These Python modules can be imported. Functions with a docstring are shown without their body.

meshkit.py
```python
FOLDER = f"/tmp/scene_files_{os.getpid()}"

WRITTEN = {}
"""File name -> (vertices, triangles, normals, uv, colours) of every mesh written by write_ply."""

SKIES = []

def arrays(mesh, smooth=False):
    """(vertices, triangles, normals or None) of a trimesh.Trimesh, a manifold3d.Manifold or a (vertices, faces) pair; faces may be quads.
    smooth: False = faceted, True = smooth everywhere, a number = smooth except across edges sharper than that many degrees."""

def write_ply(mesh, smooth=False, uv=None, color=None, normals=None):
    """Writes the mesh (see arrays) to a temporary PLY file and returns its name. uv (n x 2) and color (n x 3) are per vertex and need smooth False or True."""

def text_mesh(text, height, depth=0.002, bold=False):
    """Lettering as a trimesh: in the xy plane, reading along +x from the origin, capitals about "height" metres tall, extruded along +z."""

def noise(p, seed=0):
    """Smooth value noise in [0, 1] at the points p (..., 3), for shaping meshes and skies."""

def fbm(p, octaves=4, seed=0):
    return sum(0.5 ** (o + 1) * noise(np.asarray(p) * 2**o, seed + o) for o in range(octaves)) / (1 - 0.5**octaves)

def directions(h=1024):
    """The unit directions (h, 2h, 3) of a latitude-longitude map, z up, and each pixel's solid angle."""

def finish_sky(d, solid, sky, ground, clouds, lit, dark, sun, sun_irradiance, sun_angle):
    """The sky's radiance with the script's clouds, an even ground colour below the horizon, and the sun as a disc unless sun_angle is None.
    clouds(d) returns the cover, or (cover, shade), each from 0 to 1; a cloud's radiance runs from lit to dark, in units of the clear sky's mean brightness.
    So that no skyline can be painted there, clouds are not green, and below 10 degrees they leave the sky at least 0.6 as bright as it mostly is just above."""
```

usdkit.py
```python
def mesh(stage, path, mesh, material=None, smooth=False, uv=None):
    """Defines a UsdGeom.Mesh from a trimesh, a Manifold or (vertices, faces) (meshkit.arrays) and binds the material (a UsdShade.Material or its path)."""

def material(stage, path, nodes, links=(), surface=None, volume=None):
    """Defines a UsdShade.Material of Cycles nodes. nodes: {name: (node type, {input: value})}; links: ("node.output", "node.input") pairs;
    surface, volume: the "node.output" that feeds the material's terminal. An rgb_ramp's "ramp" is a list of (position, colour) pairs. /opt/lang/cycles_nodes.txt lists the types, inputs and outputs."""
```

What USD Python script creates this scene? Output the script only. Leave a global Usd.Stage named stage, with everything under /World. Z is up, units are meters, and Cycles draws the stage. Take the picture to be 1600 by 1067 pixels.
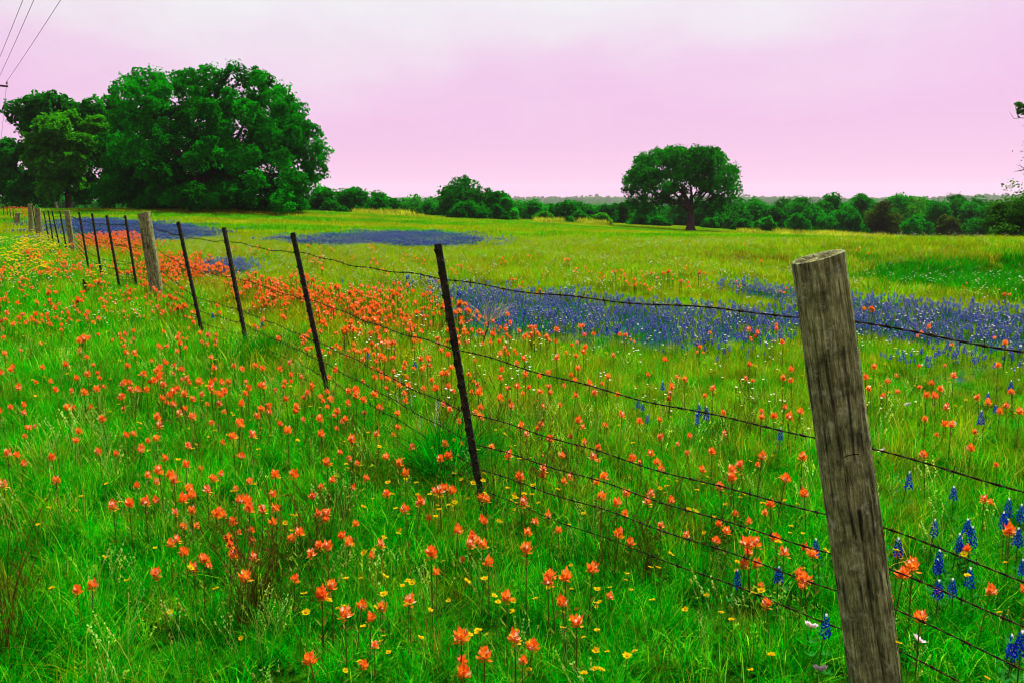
import math, random
import numpy as np, trimesh, shapely, shapely.geometry as sg
import usdkit, meshkit
from pxr import Usd, UsdGeom, UsdLux, UsdShade, Gf, Sdf, Vt

stage = Usd.Stage.CreateInMemory()
UsdGeom.SetStageUpAxis(stage, 'Z')
UsdGeom.Xform.Define(stage, '/World')
PI = math.pi
rng = np.random.default_rng(7)
random.seed(7)

# ---------------------------------------------------------------- camera, sky, sun, exposure
FPX, CX, CY = 1385.0, 800.0, 533.5            # focal length and centre in photograph pixels
EYE = np.array([0.0, 0.0, 1.5])
PITCH = math.atan((CY - 320.0) / FPX)
EXPOSURE = 1.5
cam = UsdGeom.Camera.Define(stage, '/World/camera')
cam.CreateHorizontalApertureAttr(36.0)
cam.CreateFocalLengthAttr(36.0 * FPX / 1600.0)
cam.CreateExposureAttr(EXPOSURE)
cam.AddTranslateOp().Set(Gf.Vec3d(*EYE))
cam.AddRotateXYZOp().Set(Gf.Vec3f(90 - math.degrees(PITCH), 0, 0))

SUN_EL, SUN_AZ = math.radians(57), math.radians(42)   # azimuth from +y towards +x
SUN_I = 1.2
sun = UsdLux.DistantLight.Define(stage, '/World/sun')
sun.CreateIntensityAttr(SUN_I); sun.CreateNormalizeAttr(True); sun.CreateAngleAttr(3.0)
sun.CreateColorAttr(Gf.Vec3f(1.0, 0.95, 0.84))
sun.AddRotateZOp().Set(-math.degrees(SUN_AZ)); sun.AddRotateXOp().Set(-(90 - math.degrees(SUN_EL)))

SKY_K = 3.45
sun_dir = (math.sin(SUN_AZ) * math.cos(SUN_EL), math.cos(SUN_AZ) * math.cos(SUN_EL), math.sin(SUN_EL))
sky_mat = usdkit.material(stage, '/World/Looks/sky_look', {
    'sky': ('sky_texture', dict(sky_type='single_scattering', sun_disc=False, sun_elevation=SUN_EL, sun_rotation=SUN_AZ)),
    'tc': ('texture_coordinate', {}),
    'dot': ('vector_math', dict(math_type='dot_product', vector2=(-0.03, 0.25, 1.0))),
    'mp': ('mapping', dict(scale=(1.0, 1.0, 2.2))),
    'nz': ('noise_texture', dict(scale=2.4, detail=6, roughness=0.6)),
    'nm': ('math', dict(math_type='multiply_add', value2=0.24, value3=-0.12)),
    'sum': ('math', dict(math_type='add')),
    'ramp': ('rgb_ramp', {'ramp': [(0.0, (0.84, 0.475, 0.745)), (0.32, (0.845, 0.485, 0.755)), (0.38, (0.865, 0.59, 0.795)), (0.43, (0.875, 0.77, 0.845)), (0.465, (0.88, 0.875, 0.87)), (1.0, (1.15, 1.12, 1.08))]}),
    'k': ('mix_color', dict(blend_type='multiply', fac=1.0, b=(SKY_K, SKY_K, SKY_K), use_clamp=False)),
    'mix': ('mix_color', dict(fac=0.95, use_clamp=False)),
    'bg': ('background_shader', dict(strength=0.1)),
}, [('tc.generated', 'dot.vector1'), ('tc.generated', 'mp.vector'), ('mp.vector', 'nz.vector'), ('nz.fac', 'nm.value1'),
    ('dot.value', 'sum.value1'), ('nm.value', 'sum.value2'), ('sum.value', 'ramp.fac'), ('ramp.color', 'k.a'),
    ('sky.color', 'mix.a'), ('k.result', 'mix.b'), ('mix.result', 'bg.color')], surface='bg.background')
sky = UsdLux.DomeLight.Define(stage, '/World/sky')
UsdShade.MaterialBindingAPI.Apply(sky.GetPrim()).Bind(sky_mat)
sky.GetPrim().SetCustomDataByKey('kind', 'structure')

# ---------------------------------------------------------------- helpers
NAMES = {}
def numbered(parent, name):
    k = (parent, name); n = NAMES.get(k, 0); NAMES[k] = n + 1
    return f'{parent}/{name}' if n == 0 else f'{parent}/{name}_{n:03d}'
def tag(p, label=None, cat=None, group=None, kind=None):
    p = p.GetPrim() if hasattr(p, 'GetPrim') else p
    for k, v in (('label', label), ('category', cat), ('group', group), ('kind', kind)):
        if v: p.SetCustomDataByKey(k, v)
    return p
def pathof(p): return '/World' if p is None else str(p.GetPath())
def obj(name, mesh, mat, parent=None, smooth=False, tint=None, label=None, kind=None):
    m = usdkit.mesh(stage, numbered(pathof(parent), name), mesh, mat, smooth)
    if tint is not None:
        UsdGeom.PrimvarsAPI(m).CreatePrimvar('tint', Sdf.ValueTypeNames.Color3fArray, 'vertex').Set(Vt.Vec3fArray.FromNumpy(np.asarray(tint, np.float32)))
    tag(m, label=label, kind=kind)
    return m.GetPrim()
def thing(name, label=None, cat=None, loc=(0, 0, 0), rz=0.0, s=1.0, group=None):
    x = UsdGeom.Xform.Define(stage, numbered('/World', name))
    x.AddTranslateOp().Set(Gf.Vec3d(*map(float, loc)))
    if rz: x.AddRotateZOp().Set(math.degrees(rz))
    if s != 1.0: x.AddScaleOp().Set(Gf.Vec3f(s, s, s))
    return tag(x, label, cat, group)
def copy_of(src, name, label, cat, loc, rz, s, group):
    t = thing(name, label, cat, loc, rz or 0.001, s, group)
    t.GetReferences().AddInternalReference(src.GetPath()); t.SetInstanceable(True)
    return t
def smoothstep(a, b, x):
    t = np.clip((x - a) / (b - a), 0, 1); return t * t * (3 - 2 * t)
def unit(v): return v / np.maximum(np.linalg.norm(v, axis=-1, keepdims=True), 1e-9)

class MB:
    "collects triangles with one colour per vertex"
    def __init__(s): s.v, s.f, s.c, s.n = [], [], [], 0
    def add(s, v, f, c=(1, 1, 1)):
        v = np.asarray(v, float).reshape(-1, 3); f = np.asarray(f, int)
        if f.shape[1] == 4: f = np.vstack([f[:, [0, 1, 2]], f[:, [0, 2, 3]]])
        s.v.append(v); s.f.append(f + s.n); s.n += len(v)
        s.c.append(np.broadcast_to(np.asarray(c, float), (len(v), 3)))
    def arrays(s): return np.vstack(s.v), np.vstack(s.f), np.vstack(s.c)
    def build(s, name, mat, parent=None, smooth=False, label=None, kind=None):
        v, f, c = s.arrays()
        return obj(name, (v, f), mat, parent, smooth, c, label, kind)

def tube(points, radii, sides=6, cap=True):
    p = np.asarray(points, float); r = np.broadcast_to(np.asarray(radii, float), (len(p),))
    t = unit(np.gradient(p, axis=0))
    a = unit(np.cross(t, np.where(np.abs(t[:, 2:]) < 0.9, [0, 0, 1.0], [1.0, 0, 0]))); b = np.cross(t, a)
    g = np.arange(sides) * 2 * PI / sides
    v = p[:, None] + r[:, None, None] * (np.cos(g)[None, :, None] * a[:, None] + np.sin(g)[None, :, None] * b[:, None])
    f = []
    for i in range(len(p) - 1):
        for j in range(sides):
            k = (j + 1) % sides
            f += [[i * sides + j, i * sides + k, (i + 1) * sides + k, (i + 1) * sides + j]]
    v = v.reshape(-1, 3); f = np.array(f); f = np.vstack([f[:, [0, 1, 2]], f[:, [0, 2, 3]]])
    if cap:
        v = np.vstack([v, p[:1], p[-1:]]); n = len(p) * sides
        e = [[n, (j + 1) % sides, j] for j in range(sides)] + [[n + 1, n - sides + j, n - sides + (j + 1) % sides] for j in range(sides)]
        f = np.vstack([f, e])
    return v, f

# ---------------------------------------------------------------- terrain
def wob(x, y, s, seed=0):
    return meshkit.fbm(np.stack([np.asarray(x) * s, np.asarray(y) * s, np.full(np.shape(x), 3.7 + seed)], -1), 3, seed) - 0.5
def H(x, y):
    x, y = np.asarray(x, float), np.asarray(y, float)
    yy = np.maximum(y, 0)
    w = smoothstep(22, 90, yy)
    xe = np.where(x < -16, -16 - 13 * np.tanh((-16 - x) / 13), x)
    xe = np.where(xe > 130, 130, xe)
    ye = np.minimum(yy, 240)
    r = np.hypot(x, y)
    z = w * (-0.049 * xe - 0.0078 * ye) * (1 - smoothstep(260, 600, r))
    z = z - 6 * smoothstep(220, 360, r) + (24.0 + 75 * wob(x, y, 0.0013, 3) + 34 * wob(x, y, 0.005, 4)) * smoothstep(2000, 4800, r)
    # hollow with a bank behind it on the right of the field
    bx = smoothstep(3, 12, x) * (1 - smoothstep(40, 60, x))
    yc = 22 + 0.10 * (x - 8)
    z = z - 1.0 * bx * np.exp(-((yy - yc + 1.2) / 2.6) ** 2) * (yy > 0) + 0.35 * bx * np.exp(-((yy - yc - 5.0) / 3.0) ** 2)
    z = z + 0.45 * np.exp(-((x + 30) / 22) ** 2 - ((y - 92) / 15) ** 2)
    z = z + 0.10 * wob(x, y, 0.45, 1) * smoothstep(1.0, 4.0, r) + 0.8 * wob(x, y, 0.04, 2) * smoothstep(25, 80, r)
    return z
FW = np.array([0, math.cos(PITCH), -math.sin(PITCH)]); UP = np.array([0, math.sin(PITCH), math.cos(PITCH)]); RT = np.array([1.0, 0, 0])
def ray(px, py):
    px, py = np.asarray(px, float), np.asarray(py, float)
    d = ((px - CX) / FPX)[..., None] * RT + (-(py - CY) / FPX)[..., None] * UP + FW
    return d / d[..., 1:2]                       # scaled so that y = 1: multiply by the distance
def pt(px, py, y): return EYE + ray(px, py) * np.asarray(y, float)[..., None]
YS = np.concatenate([np.arange(1.2, 40, 0.05), np.geomspace(40, 700, 500)])
def ground_at(px, py, h=0.0):
    "where the line of sight through a point of the photograph meets the ground (raised by h); returns x, y of the foot"
    px, py = np.atleast_1d(px).astype(float), np.atleast_1d(py).astype(float); h = np.broadcast_to(h, px.shape)
    d = ray(px, py); out = np.zeros((len(px), 2))
    for i0 in range(0, len(px), 400):
        q = slice(i0, i0 + 400)
        P = EYE + d[q, None, :] * YS[None, :, None]
        under = P[..., 2] < H(P[..., 0], P[..., 1]) + h[q, None]
        k = np.where(under.any(1), under.argmax(1), len(YS) - 1)
        out[q] = P[np.arange(len(k)), k, :2]
    return out
def foot(px, py, h=0.0):
    xy = ground_at(px, py, h); return np.column_stack([xy, H(xy[:, 0], xy[:, 1])])
def world_poly(pts, h=0.2):
    pts = np.array(pts, float); n = len(pts); dense = []
    for i in range(n):
        a, b = pts[i], pts[(i + 1) % n]
        for t in np.linspace(0, 1, 6)[:-1]: dense.append(a + (b - a) * t)
    dense = np.array(dense); return sg.Polygon(ground_at(dense[:, 0], dense[:, 1], h)).buffer(0)

# fence line in plan: direction away from the camera, and which side a point is on
FP0 = np.array([1.12, 2.73]); FD = unit(np.array([-0.592, 1.0])); FN = np.array([FD[1], -FD[0]])   # FN points into the field
def side(x, y): return (x - FP0[0]) * FN[0] + (y - FP0[1]) * FN[1]
def along(x, y): return (x - FP0[0]) * FD[0] + (y - FP0[1]) * FD[1]

# flower carpets, outlined once and then fixed on the ground
BLUE = [
    [(100, 341), (160, 339), (225, 346), (300, 351), (345, 362), (300, 370), (200, 371), (115, 362)],
    [(430, 368), (500, 363), (600, 359), (690, 360), (765, 369), (740, 378), (650, 379), (520, 376), (440, 373)],
    [(306, 405), (330, 395), (370, 393), (398, 402), (380, 413), (320, 415)],
    [(700, 431), (783, 432), (818, 444), (858, 441), (880, 435), (932, 448), (1040, 453), (1240, 466), (1240, 500), (1200, 504), (1165, 522), (1111, 522), (1040, 508), (943, 500), (836, 492), (783, 490), (729, 474)],
    [(1122, 422), (1236, 435), (1330, 443), (1600, 462), (1700, 468), (1700, 520), (1600, 518), (1432, 506), (1325, 492), (1240, 488), (1236, 446), (1165, 439)],
    [(1400, 530), (1467, 517), (1574, 519), (1640, 522), (1640, 540), (1581, 536), (1467, 541)],
]
PALEBLUE = [
    [(520, 438), (600, 431), (700, 430), (730, 466), (640, 452)],
    [(1325, 513), (1389, 517), (1425, 527), (1395, 532), (1330, 527)],
    [(760, 478), (860, 482), (980, 492), (930, 500), (800, 496)],
]
ORANGE = [
    [(480, 470), (560, 462), (650, 470), (662, 500), (600, 512), (500, 505), (470, 490)],
    [(330, 432), (420, 440), (490, 455), (480, 490), (400, 478), (330, 460)],
    [(225, 400), (300, 405), (340, 425), (330, 450), (260, 440), (232, 425)],
    [(130, 372), (200, 366), (232, 380), (228, 400), (180, 396), (140, 386)],
    [(0, 322), (30, 322), (60, 330), (62, 342), (30, 338), (0, 330)],
    [(520, 520), (680, 530), (700, 600), (720, 640), (620, 640), (540, 600)],
    [(690, 480), (760, 500), (880, 560), (960, 640), (800, 640), (720, 560)],
    [(230, 590), (420, 560), (520, 640), (420, 700), (240, 690)],
]
P_BLUE = [world_poly(p, 0.3) for p in BLUE]; P_PALE = [world_poly(p, 0.25) for p in PALEBLUE]; P_ORANGE = [world_poly(p) for p in ORANGE]
P_PALEW = [world_poly([(950, 406), (1040, 413), (1120, 417), (1040, 419)]), world_poly([(395, 326), (470, 323), (490, 328), (420, 331)]), world_poly([(455, 374), (560, 386), (560, 396), (470, 388)])]
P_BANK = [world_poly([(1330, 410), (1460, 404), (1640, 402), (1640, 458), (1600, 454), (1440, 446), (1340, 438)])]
P_BROWN = [world_poly([(1105, 387), (1190, 388), (1256, 397), (1250, 408), (1130, 402)])]
P_FRONT = [p.buffer(1.5) for p in P_BLUE[2:]]
def in_any(polys, x, y):
    m = np.zeros(np.shape(x), bool)
    for p in polys: m |= shapely.contains_xy(p, x, y)
    return m
def soft(polys, x, y, jit):
    a = wob(x, y, 1.3, 11) * jit; b = wob(x, y, 1.3, 17) * jit
    return in_any(polys, x + a, y + b)

# ---------------------------------------------------------------- materials
def leafy(name, trans=0.35, rough=0.55, var=0.35, noise_scale=3.0, spec=0.25, tlift=(1.2, 1.25, 0.9)):
    return usdkit.material(stage, f'/World/Looks/{name}', {
        't': ('attribute', {'attribute': 'tint'}), 'o': ('object_info', {}), 'g': ('geometry', {}),
        'n': ('noise_texture', dict(scale=noise_scale, detail=3)),
        'r1': ('map_range', dict(from_min=0.25, from_max=0.75, to_min=1 - var, to_max=1 + var)),
        'r2': ('map_range', dict(to_min=1 - var * 0.7, to_max=1 + var * 0.7)),
        'm': ('math', dict(math_type='multiply')),
        'h': ('hsv', {'saturation': 1.0}),
        'd': ('diffuse_bsdf', {}),
        'tl': ('mix_color', dict(blend_type='multiply', fac=1.0, b=tlift, use_clamp=False)),
        'tr': ('translucent_bsdf', {}), 'x': ('mix_closure', dict(fac=trans)),
    }, [('g.position', 'n.vector'), ('n.fac', 'r1.value'), ('o.random', 'r2.value'), ('r1.result', 'm.value1'), ('r2.result', 'm.value2'),
        ('t.color', 'h.color'), ('m.value', 'h.value'), ('h.color', 'd.color'), ('h.color', 'tl.a'), ('tl.result', 'tr.color'),
        ('d.BSDF', 'x.closure1'), ('tr.BSDF', 'x.closure2')], surface='x.closure')
M_GRASS = leafy('grass_blade', 0.50, 0.7, 0.42, 5.0, 0.10)
M_LEAF = leafy('tree_leaf', 0.42, 0.7, 0.45, 0.55, 0.06)
M_PETAL = leafy('petal', 0.48, 0.7, 0.12, 4.0, 0.04, (1.0, 1.0, 1.0))
M_STEM = leafy('plant_stem', 0.15, 0.6, 0.2, 6.0)
M_GROUND = usdkit.material(stage, '/World/Looks/meadow_soil', {
    't': ('attribute', {'attribute': 'tint'}), 'g': ('geometry', {}),
    'n1': ('noise_texture', dict(scale=9.0, detail=5, roughness=0.65)), 'n2': ('noise_texture', dict(scale=0.6, detail=4)),
    'mp': ('mapping', dict(scale=(0.35, 1.0, 1.0))),
    'r1': ('map_range', dict(from_min=0.3, from_max=0.7, to_min=0.55, to_max=1.45)), 'r2': ('map_range', dict(from_min=0.3, from_max=0.7, to_min=0.7, to_max=1.3)),
    'm': ('math', dict(math_type='multiply')), 'h': ('hsv', {}), 'b': ('bump', dict(strength=0.6, distance=0.05)),
    'd': ('diffuse_bsdf', {}),
}, [('g.position', 'n1.vector'), ('g.position', 'mp.vector'), ('mp.vector', 'n2.vector'), ('n1.fac', 'r1.value'), ('n2.fac', 'r2.value'), ('r1.result', 'm.value1'), ('r2.result', 'm.value2'),
    ('t.color', 'h.color'), ('m.value', 'h.value'), ('h.color', 'd.color'), ('n1.fac', 'b.height'), ('b.normal', 'd.normal')], surface='d.BSDF')
def bark(name, c1, c2, sc=6.0, stretch=0.15):
    return usdkit.material(stage, f'/World/Looks/{name}', {
        'tc': ('texture_coordinate', {}), 'mp': ('mapping', dict(scale=(1, 1, stretch))), 'n': ('noise_texture', dict(scale=sc, detail=6, roughness=0.65)),
        'r': ('rgb_ramp', {'ramp': [(0.3, c1), (0.7, c2)]}), 'b': ('bump', dict(strength=0.7, distance=0.03)), 'd': ('principled_bsdf', dict(roughness=0.9, specular_ior_level=0.15)),
    }, [('tc.object', 'mp.vector'), ('mp.vector', 'n.vector'), ('n.fac', 'r.fac'), ('r.color', 'd.base_color'), ('n.fac', 'b.height'), ('b.normal', 'd.normal')], surface='d.BSDF')
M_BARK = bark('oak_bark', (0.018, 0.014, 0.010), (0.07, 0.058, 0.042))
M_TWIG = bark('dry_twig', (0.20, 0.17, 0.12), (0.42, 0.38, 0.30), 20)
M_POLE = bark('pole_wood', (0.03, 0.022, 0.018), (0.09, 0.07, 0.05))
# weathered round post: grey-green wood, long dark checks, pale lichen, growth rings nowhere but on the cut end
M_POST = usdkit.material(stage, '/World/Looks/weathered_post', {
    'tc': ('texture_coordinate', {}),
    'mg': ('mapping', dict(scale=(1, 1, 0.09))), 'grain': ('noise_texture', dict(scale=120, detail=8, roughness=0.75, distortion=0.15)),
    'mc': ('mapping', dict(scale=(1, 1, 0.045))), 'crack': ('voronoi_texture', dict(scale=17, feature='distance_to_edge', randomness=1.0)),
    'cr': ('map_range', dict(from_min=0.0, from_max=0.075, to_min=0.0, to_max=1.0, clamp=True)),
    'cn': ('noise_texture', dict(scale=5.5, detail=3)), 'cm': ('map_range', dict(from_min=0.50, from_max=0.60, to_min=1.0, to_max=0.0, clamp=True)),
    'crk': ('math', dict(math_type='maximum')),
    'blot': ('noise_texture', dict(scale=13, detail=8, roughness=0.78)), 'lich': ('noise_texture', dict(scale=19, detail=8, roughness=0.75)),
    'base': ('rgb_ramp', {'ramp': [(0.30, (0.008, 0.009, 0.003)), (0.42, (0.045, 0.050, 0.015)), (0.55, (0.110, 0.116, 0.042)), (0.68, (0.25, 0.245, 0.110))]}),
    'lr': ('map_range', dict(from_min=0.55, from_max=0.66, to_min=0.0, to_max=0.8, clamp=True)),
    'bl': ('map_range', dict(from_min=0.34, from_max=0.66, to_min=0.35, to_max=2.1, clamp=True)),
    'h': ('hsv', {}), 'ml': ('mix_color', dict(b=(0.27, 0.29, 0.16))), 'mk': ('mix_color', dict(a=(0.010, 0.009, 0.006))),
    'hb': ('math', dict(math_type='multiply_add', value2=0.5)), 'bump': ('bump', dict(strength=0.9, distance=0.008)),
    'd': ('principled_bsdf', dict(roughness=0.9, specular_ior_level=0.12)),
}, [('tc.object', 'mg.vector'), ('mg.vector', 'grain.vector'), ('tc.object', 'mc.vector'), ('mc.vector', 'crack.vector'), ('crack.distance', 'cr.value'),
    ('tc.object', 'cn.vector'), ('cn.fac', 'cm.value'), ('cr.result', 'crk.value1'), ('cm.result', 'crk.value2'),
    ('tc.object', 'blot.vector'), ('tc.object', 'lich.vector'), ('grain.fac', 'base.fac'), ('blot.fac', 'bl.value'), ('base.color', 'h.color'), ('bl.result', 'h.value'),
    ('lich.fac', 'lr.value'), ('lr.result', 'ml.fac'), ('h.color', 'ml.a'), ('ml.result', 'mk.b'), ('crk.value', 'mk.fac'), ('mk.result', 'd.base_color'),
    ('grain.fac', 'hb.value1'), ('crk.value', 'hb.value3'), ('hb.value', 'bump.height'), ('bump.normal', 'd.normal')], surface='d.BSDF')
M_STEEL = usdkit.material(stage, '/World/Looks/old_steel_post', {
    'tc': ('texture_coordinate', {}), 'n': ('noise_texture', dict(scale=40, detail=6, roughness=0.7)),
    'r': ('rgb_ramp', {'ramp': [(0.35, (0.005, 0.006, 0.003)), (0.54, (0.014, 0.013, 0.007)), (0.66, (0.05, 0.026, 0.010))]}),
    'd': ('principled_bsdf', dict(roughness=0.85, specular_ior_level=0.1))}, [('tc.object', 'n.vector'), ('n.fac', 'r.fac'), ('r.color', 'd.base_color')], surface='d.BSDF')
M_WIRE = usdkit.material(stage, '/World/Looks/rusty_wire', {
    'g': ('geometry', {}), 'n': ('noise_texture', dict(scale=30, detail=4)), 'r': ('rgb_ramp', {'ramp': [(0.3, (0.006, 0.005, 0.003)), (0.7, (0.03, 0.017, 0.008))]}),
    'd': ('principled_bsdf', dict(roughness=0.9, specular_ior_level=0.05))}, [('g.position', 'n.vector'), ('n.fac', 'r.fac'), ('r.color', 'd.base_color')], surface='d.BSDF')
M_CABLE = usdkit.material(stage, '/World/Looks/cable', {'d': ('principled_bsdf', dict(base_color=(0.12, 0.07, 0.09), roughness=0.6))}, [], surface='d.BSDF')
M_PORC = usdkit.material(stage, '/World/Looks/brown_porcelain', {'d': ('principled_bsdf', dict(base_color=(0.04, 0.02, 0.015), roughness=0.25))}, [], surface='d.BSDF')
M_HAZE = usdkit.material(stage, '/World/Looks/haze_air', {'v': ('principled_volume', dict(color=(0.90, 0.76, 0.88), density=0.00005))}, [], volume='v.volume')

# ---------------------------------------------------------------- ground
ang = np.concatenate([np.linspace(-180, -45, 28)[:-1], np.linspace(-45, 45, 420), np.linspace(45, 180, 28)[1:-1]])
rad = np.concatenate([[0.25, 0.7], np.geomspace(1.2, 7000, 580)])
A, R = np.meshgrid(np.radians(ang), rad, indexing='ij')
gx, gy = np.sin(A) * R, np.cos(A) * R
gz = H(gx, gy)
na, nr = A.shape
i, j = np.meshgrid(np.arange(na), np.arange(nr - 1), indexing='ij'); i2 = (i + 1) % na
gf = np.stack([i * nr + j, i2 * nr + j, i2 * nr + j + 1, i * nr + j + 1], -1).reshape(-1, 4)
gf = np.vstack([gf[:, [0, 2, 1]], gf[:, [0, 3, 2]]])
gv = np.column_stack([gx.ravel(), gy.ravel(), gz.ravel()]); X, Y = gv[:, 0], gv[:, 1]; RR = np.hypot(X, Y)
def mixc(a, b, t): return np.asarray(a) * (1 - t[:, None]) + np.asarray(b) * t[:, None]
def field_tint(X, Y):
    RR = np.hypot(X, Y); S = side(X, Y)
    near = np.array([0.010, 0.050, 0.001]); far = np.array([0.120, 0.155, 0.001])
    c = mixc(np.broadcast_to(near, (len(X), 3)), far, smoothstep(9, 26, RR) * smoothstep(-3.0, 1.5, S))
    band = meshkit.fbm(np.stack([X * 0.035, Y * 0.11, np.full(len(X), 1.0)], -1), 4, 5)
    c = mixc(c, np.array([0.150, 0.135, 0.006]), smoothstep(0.50, 0.68, band) * smoothstep(12, 30, RR) * 0.75)
    c = mixc(c, np.array([0.035, 0.105, 0.004]), smoothstep(0.54, 0.30, band) * smoothstep(14, 30, RR) * 0.85)
    c = mixc(c, np.array([0.022, 0.060, 0.004]), smoothstep(240, 330, RR))
    return c
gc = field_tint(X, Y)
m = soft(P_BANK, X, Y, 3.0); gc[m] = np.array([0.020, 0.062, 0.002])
m = soft(P_BROWN, X, Y, 3.0); gc[m] = np.array([0.060, 0.055, 0.008])
m = soft(P_BLUE, X, Y, 1.2); gc[m] = np.array([0.008, 0.040, 0.045])
m = soft(P_PALE, X, Y, 1.2); gc[m] = np.array([0.040, 0.085, 0.015])
m = soft(P_ORANGE[:6], X, Y, 1.5); gc[m] = gc[m] * 0.4 + np.array([0.11, 0.05, 0.004])
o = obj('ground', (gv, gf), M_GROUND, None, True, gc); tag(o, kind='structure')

# ---------------------------------------------------------------- grass prototypes
def blades(mb, n, r, h, w, pal, prob, lean=0.35, curl=0.5, seg=3, g=rng, flat=False):
    a = g.uniform(0, 2 * PI, n); rr = r * np.sqrt(g.uniform(0, 1, n)); x0, y0 = rr * np.cos(a), rr * np.sin(a)
    hh = g.uniform(h[0], h[1], n); ww = g.uniform(w[0], w[1], n); d = g.uniform(0, 2 * PI, n)
    ln = np.abs(g.normal(0, lean, n)); cl = np.abs(g.normal(0, curl, n))
    pal = np.asarray(pal, float); col = pal[g.choice(len(pal), n, p=np.asarray(prob) / sum(prob))] * g.uniform(0.8, 1.2, (n, 1))
    t = np.linspace(0, 1, seg + 1)
    out = hh[:, None] * (ln[:, None] * t + cl[:, None] * t ** 2.2)
    up = hh[:, None] * (t - 0.28 * np.minimum(cl, 1.3)[:, None] * t ** 2.5)
    cx = x0[:, None] + out * np.cos(d)[:, None]; cy = y0[:, None] + out * np.sin(d)[:, None]
    tw = d + PI / 2 + g.normal(0, 0.6, n)
    wid = ww[:, None] * 0.5 * np.array([0.8, 1.0, 0.75, 0.0][:seg + 1] if seg == 3 else np.append(np.linspace(1, 0.6, seg), 0))
    px = np.cos(tw)[:, None] * wid; py = np.sin(tw)[:, None] * wid
    L = np.stack([cx - px, cy - py, up], -1); Rr = np.stack([cx + px, cy + py, up], -1)
    V = np.stack([L[:, :-1], Rr[:, :-1]], 2).reshape(n, 2 * seg, 3); V = np.concatenate([V, L[:, -1:]], 1)
    k = 2 * seg + 1; F = []
    for s in range(seg - 1): F += [[2 * s, 2 * s + 1, 2 * s + 3], [2 * s, 2 * s + 3, 2 * s + 2]]
    F += [[2 * seg - 2, 2 * seg - 1, 2 * seg]]
    F = (np.array(F)[None] + (np.arange(n) * k)[:, None, None]).reshape(-1, 3)
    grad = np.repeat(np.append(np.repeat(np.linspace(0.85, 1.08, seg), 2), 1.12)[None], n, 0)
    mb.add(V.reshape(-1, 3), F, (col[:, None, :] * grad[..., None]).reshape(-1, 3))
def herb(mb, n, r, h, size, pal, g=rng):
    "short stems with small feathery leaves"
    for _ in range(n):
        a, q = g.uniform(0, 2 * PI), r * math.sqrt(g.uniform()); d = g.uniform(0, 2 * PI); hh = g.uniform(*h); c = np.array(pal[g.integers(len(pal))]) * g.uniform(0.8, 1.25)
        b0 = np.array([q * math.cos(a), q * math.sin(a), 0]); tip = b0 + np.array([math.cos(d) * hh * 0.5, math.sin(d) * hh * 0.5, hh])
        for t in np.linspace(0.25, 1, 8):
            p = b0 + (tip - b0) * t
            for sg_ in (-1, 1):
                e = d + sg_ * g.uniform(0.5, 1.3); L = size * g.uniform(0.7, 1.2)
                u = np.array([math.cos(e), math.sin(e), g.uniform(0.1, 0.7)]) * L; s = np.array([-math.sin(e), math.cos(e), g.uniform(-0.3, 0.3)]) * L * 0.075
                mb.add([p, p + u * 0.55 + s, p + u, p + u * 0.55 - s], [[0, 1, 2], [0, 2, 3]], c)
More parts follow.
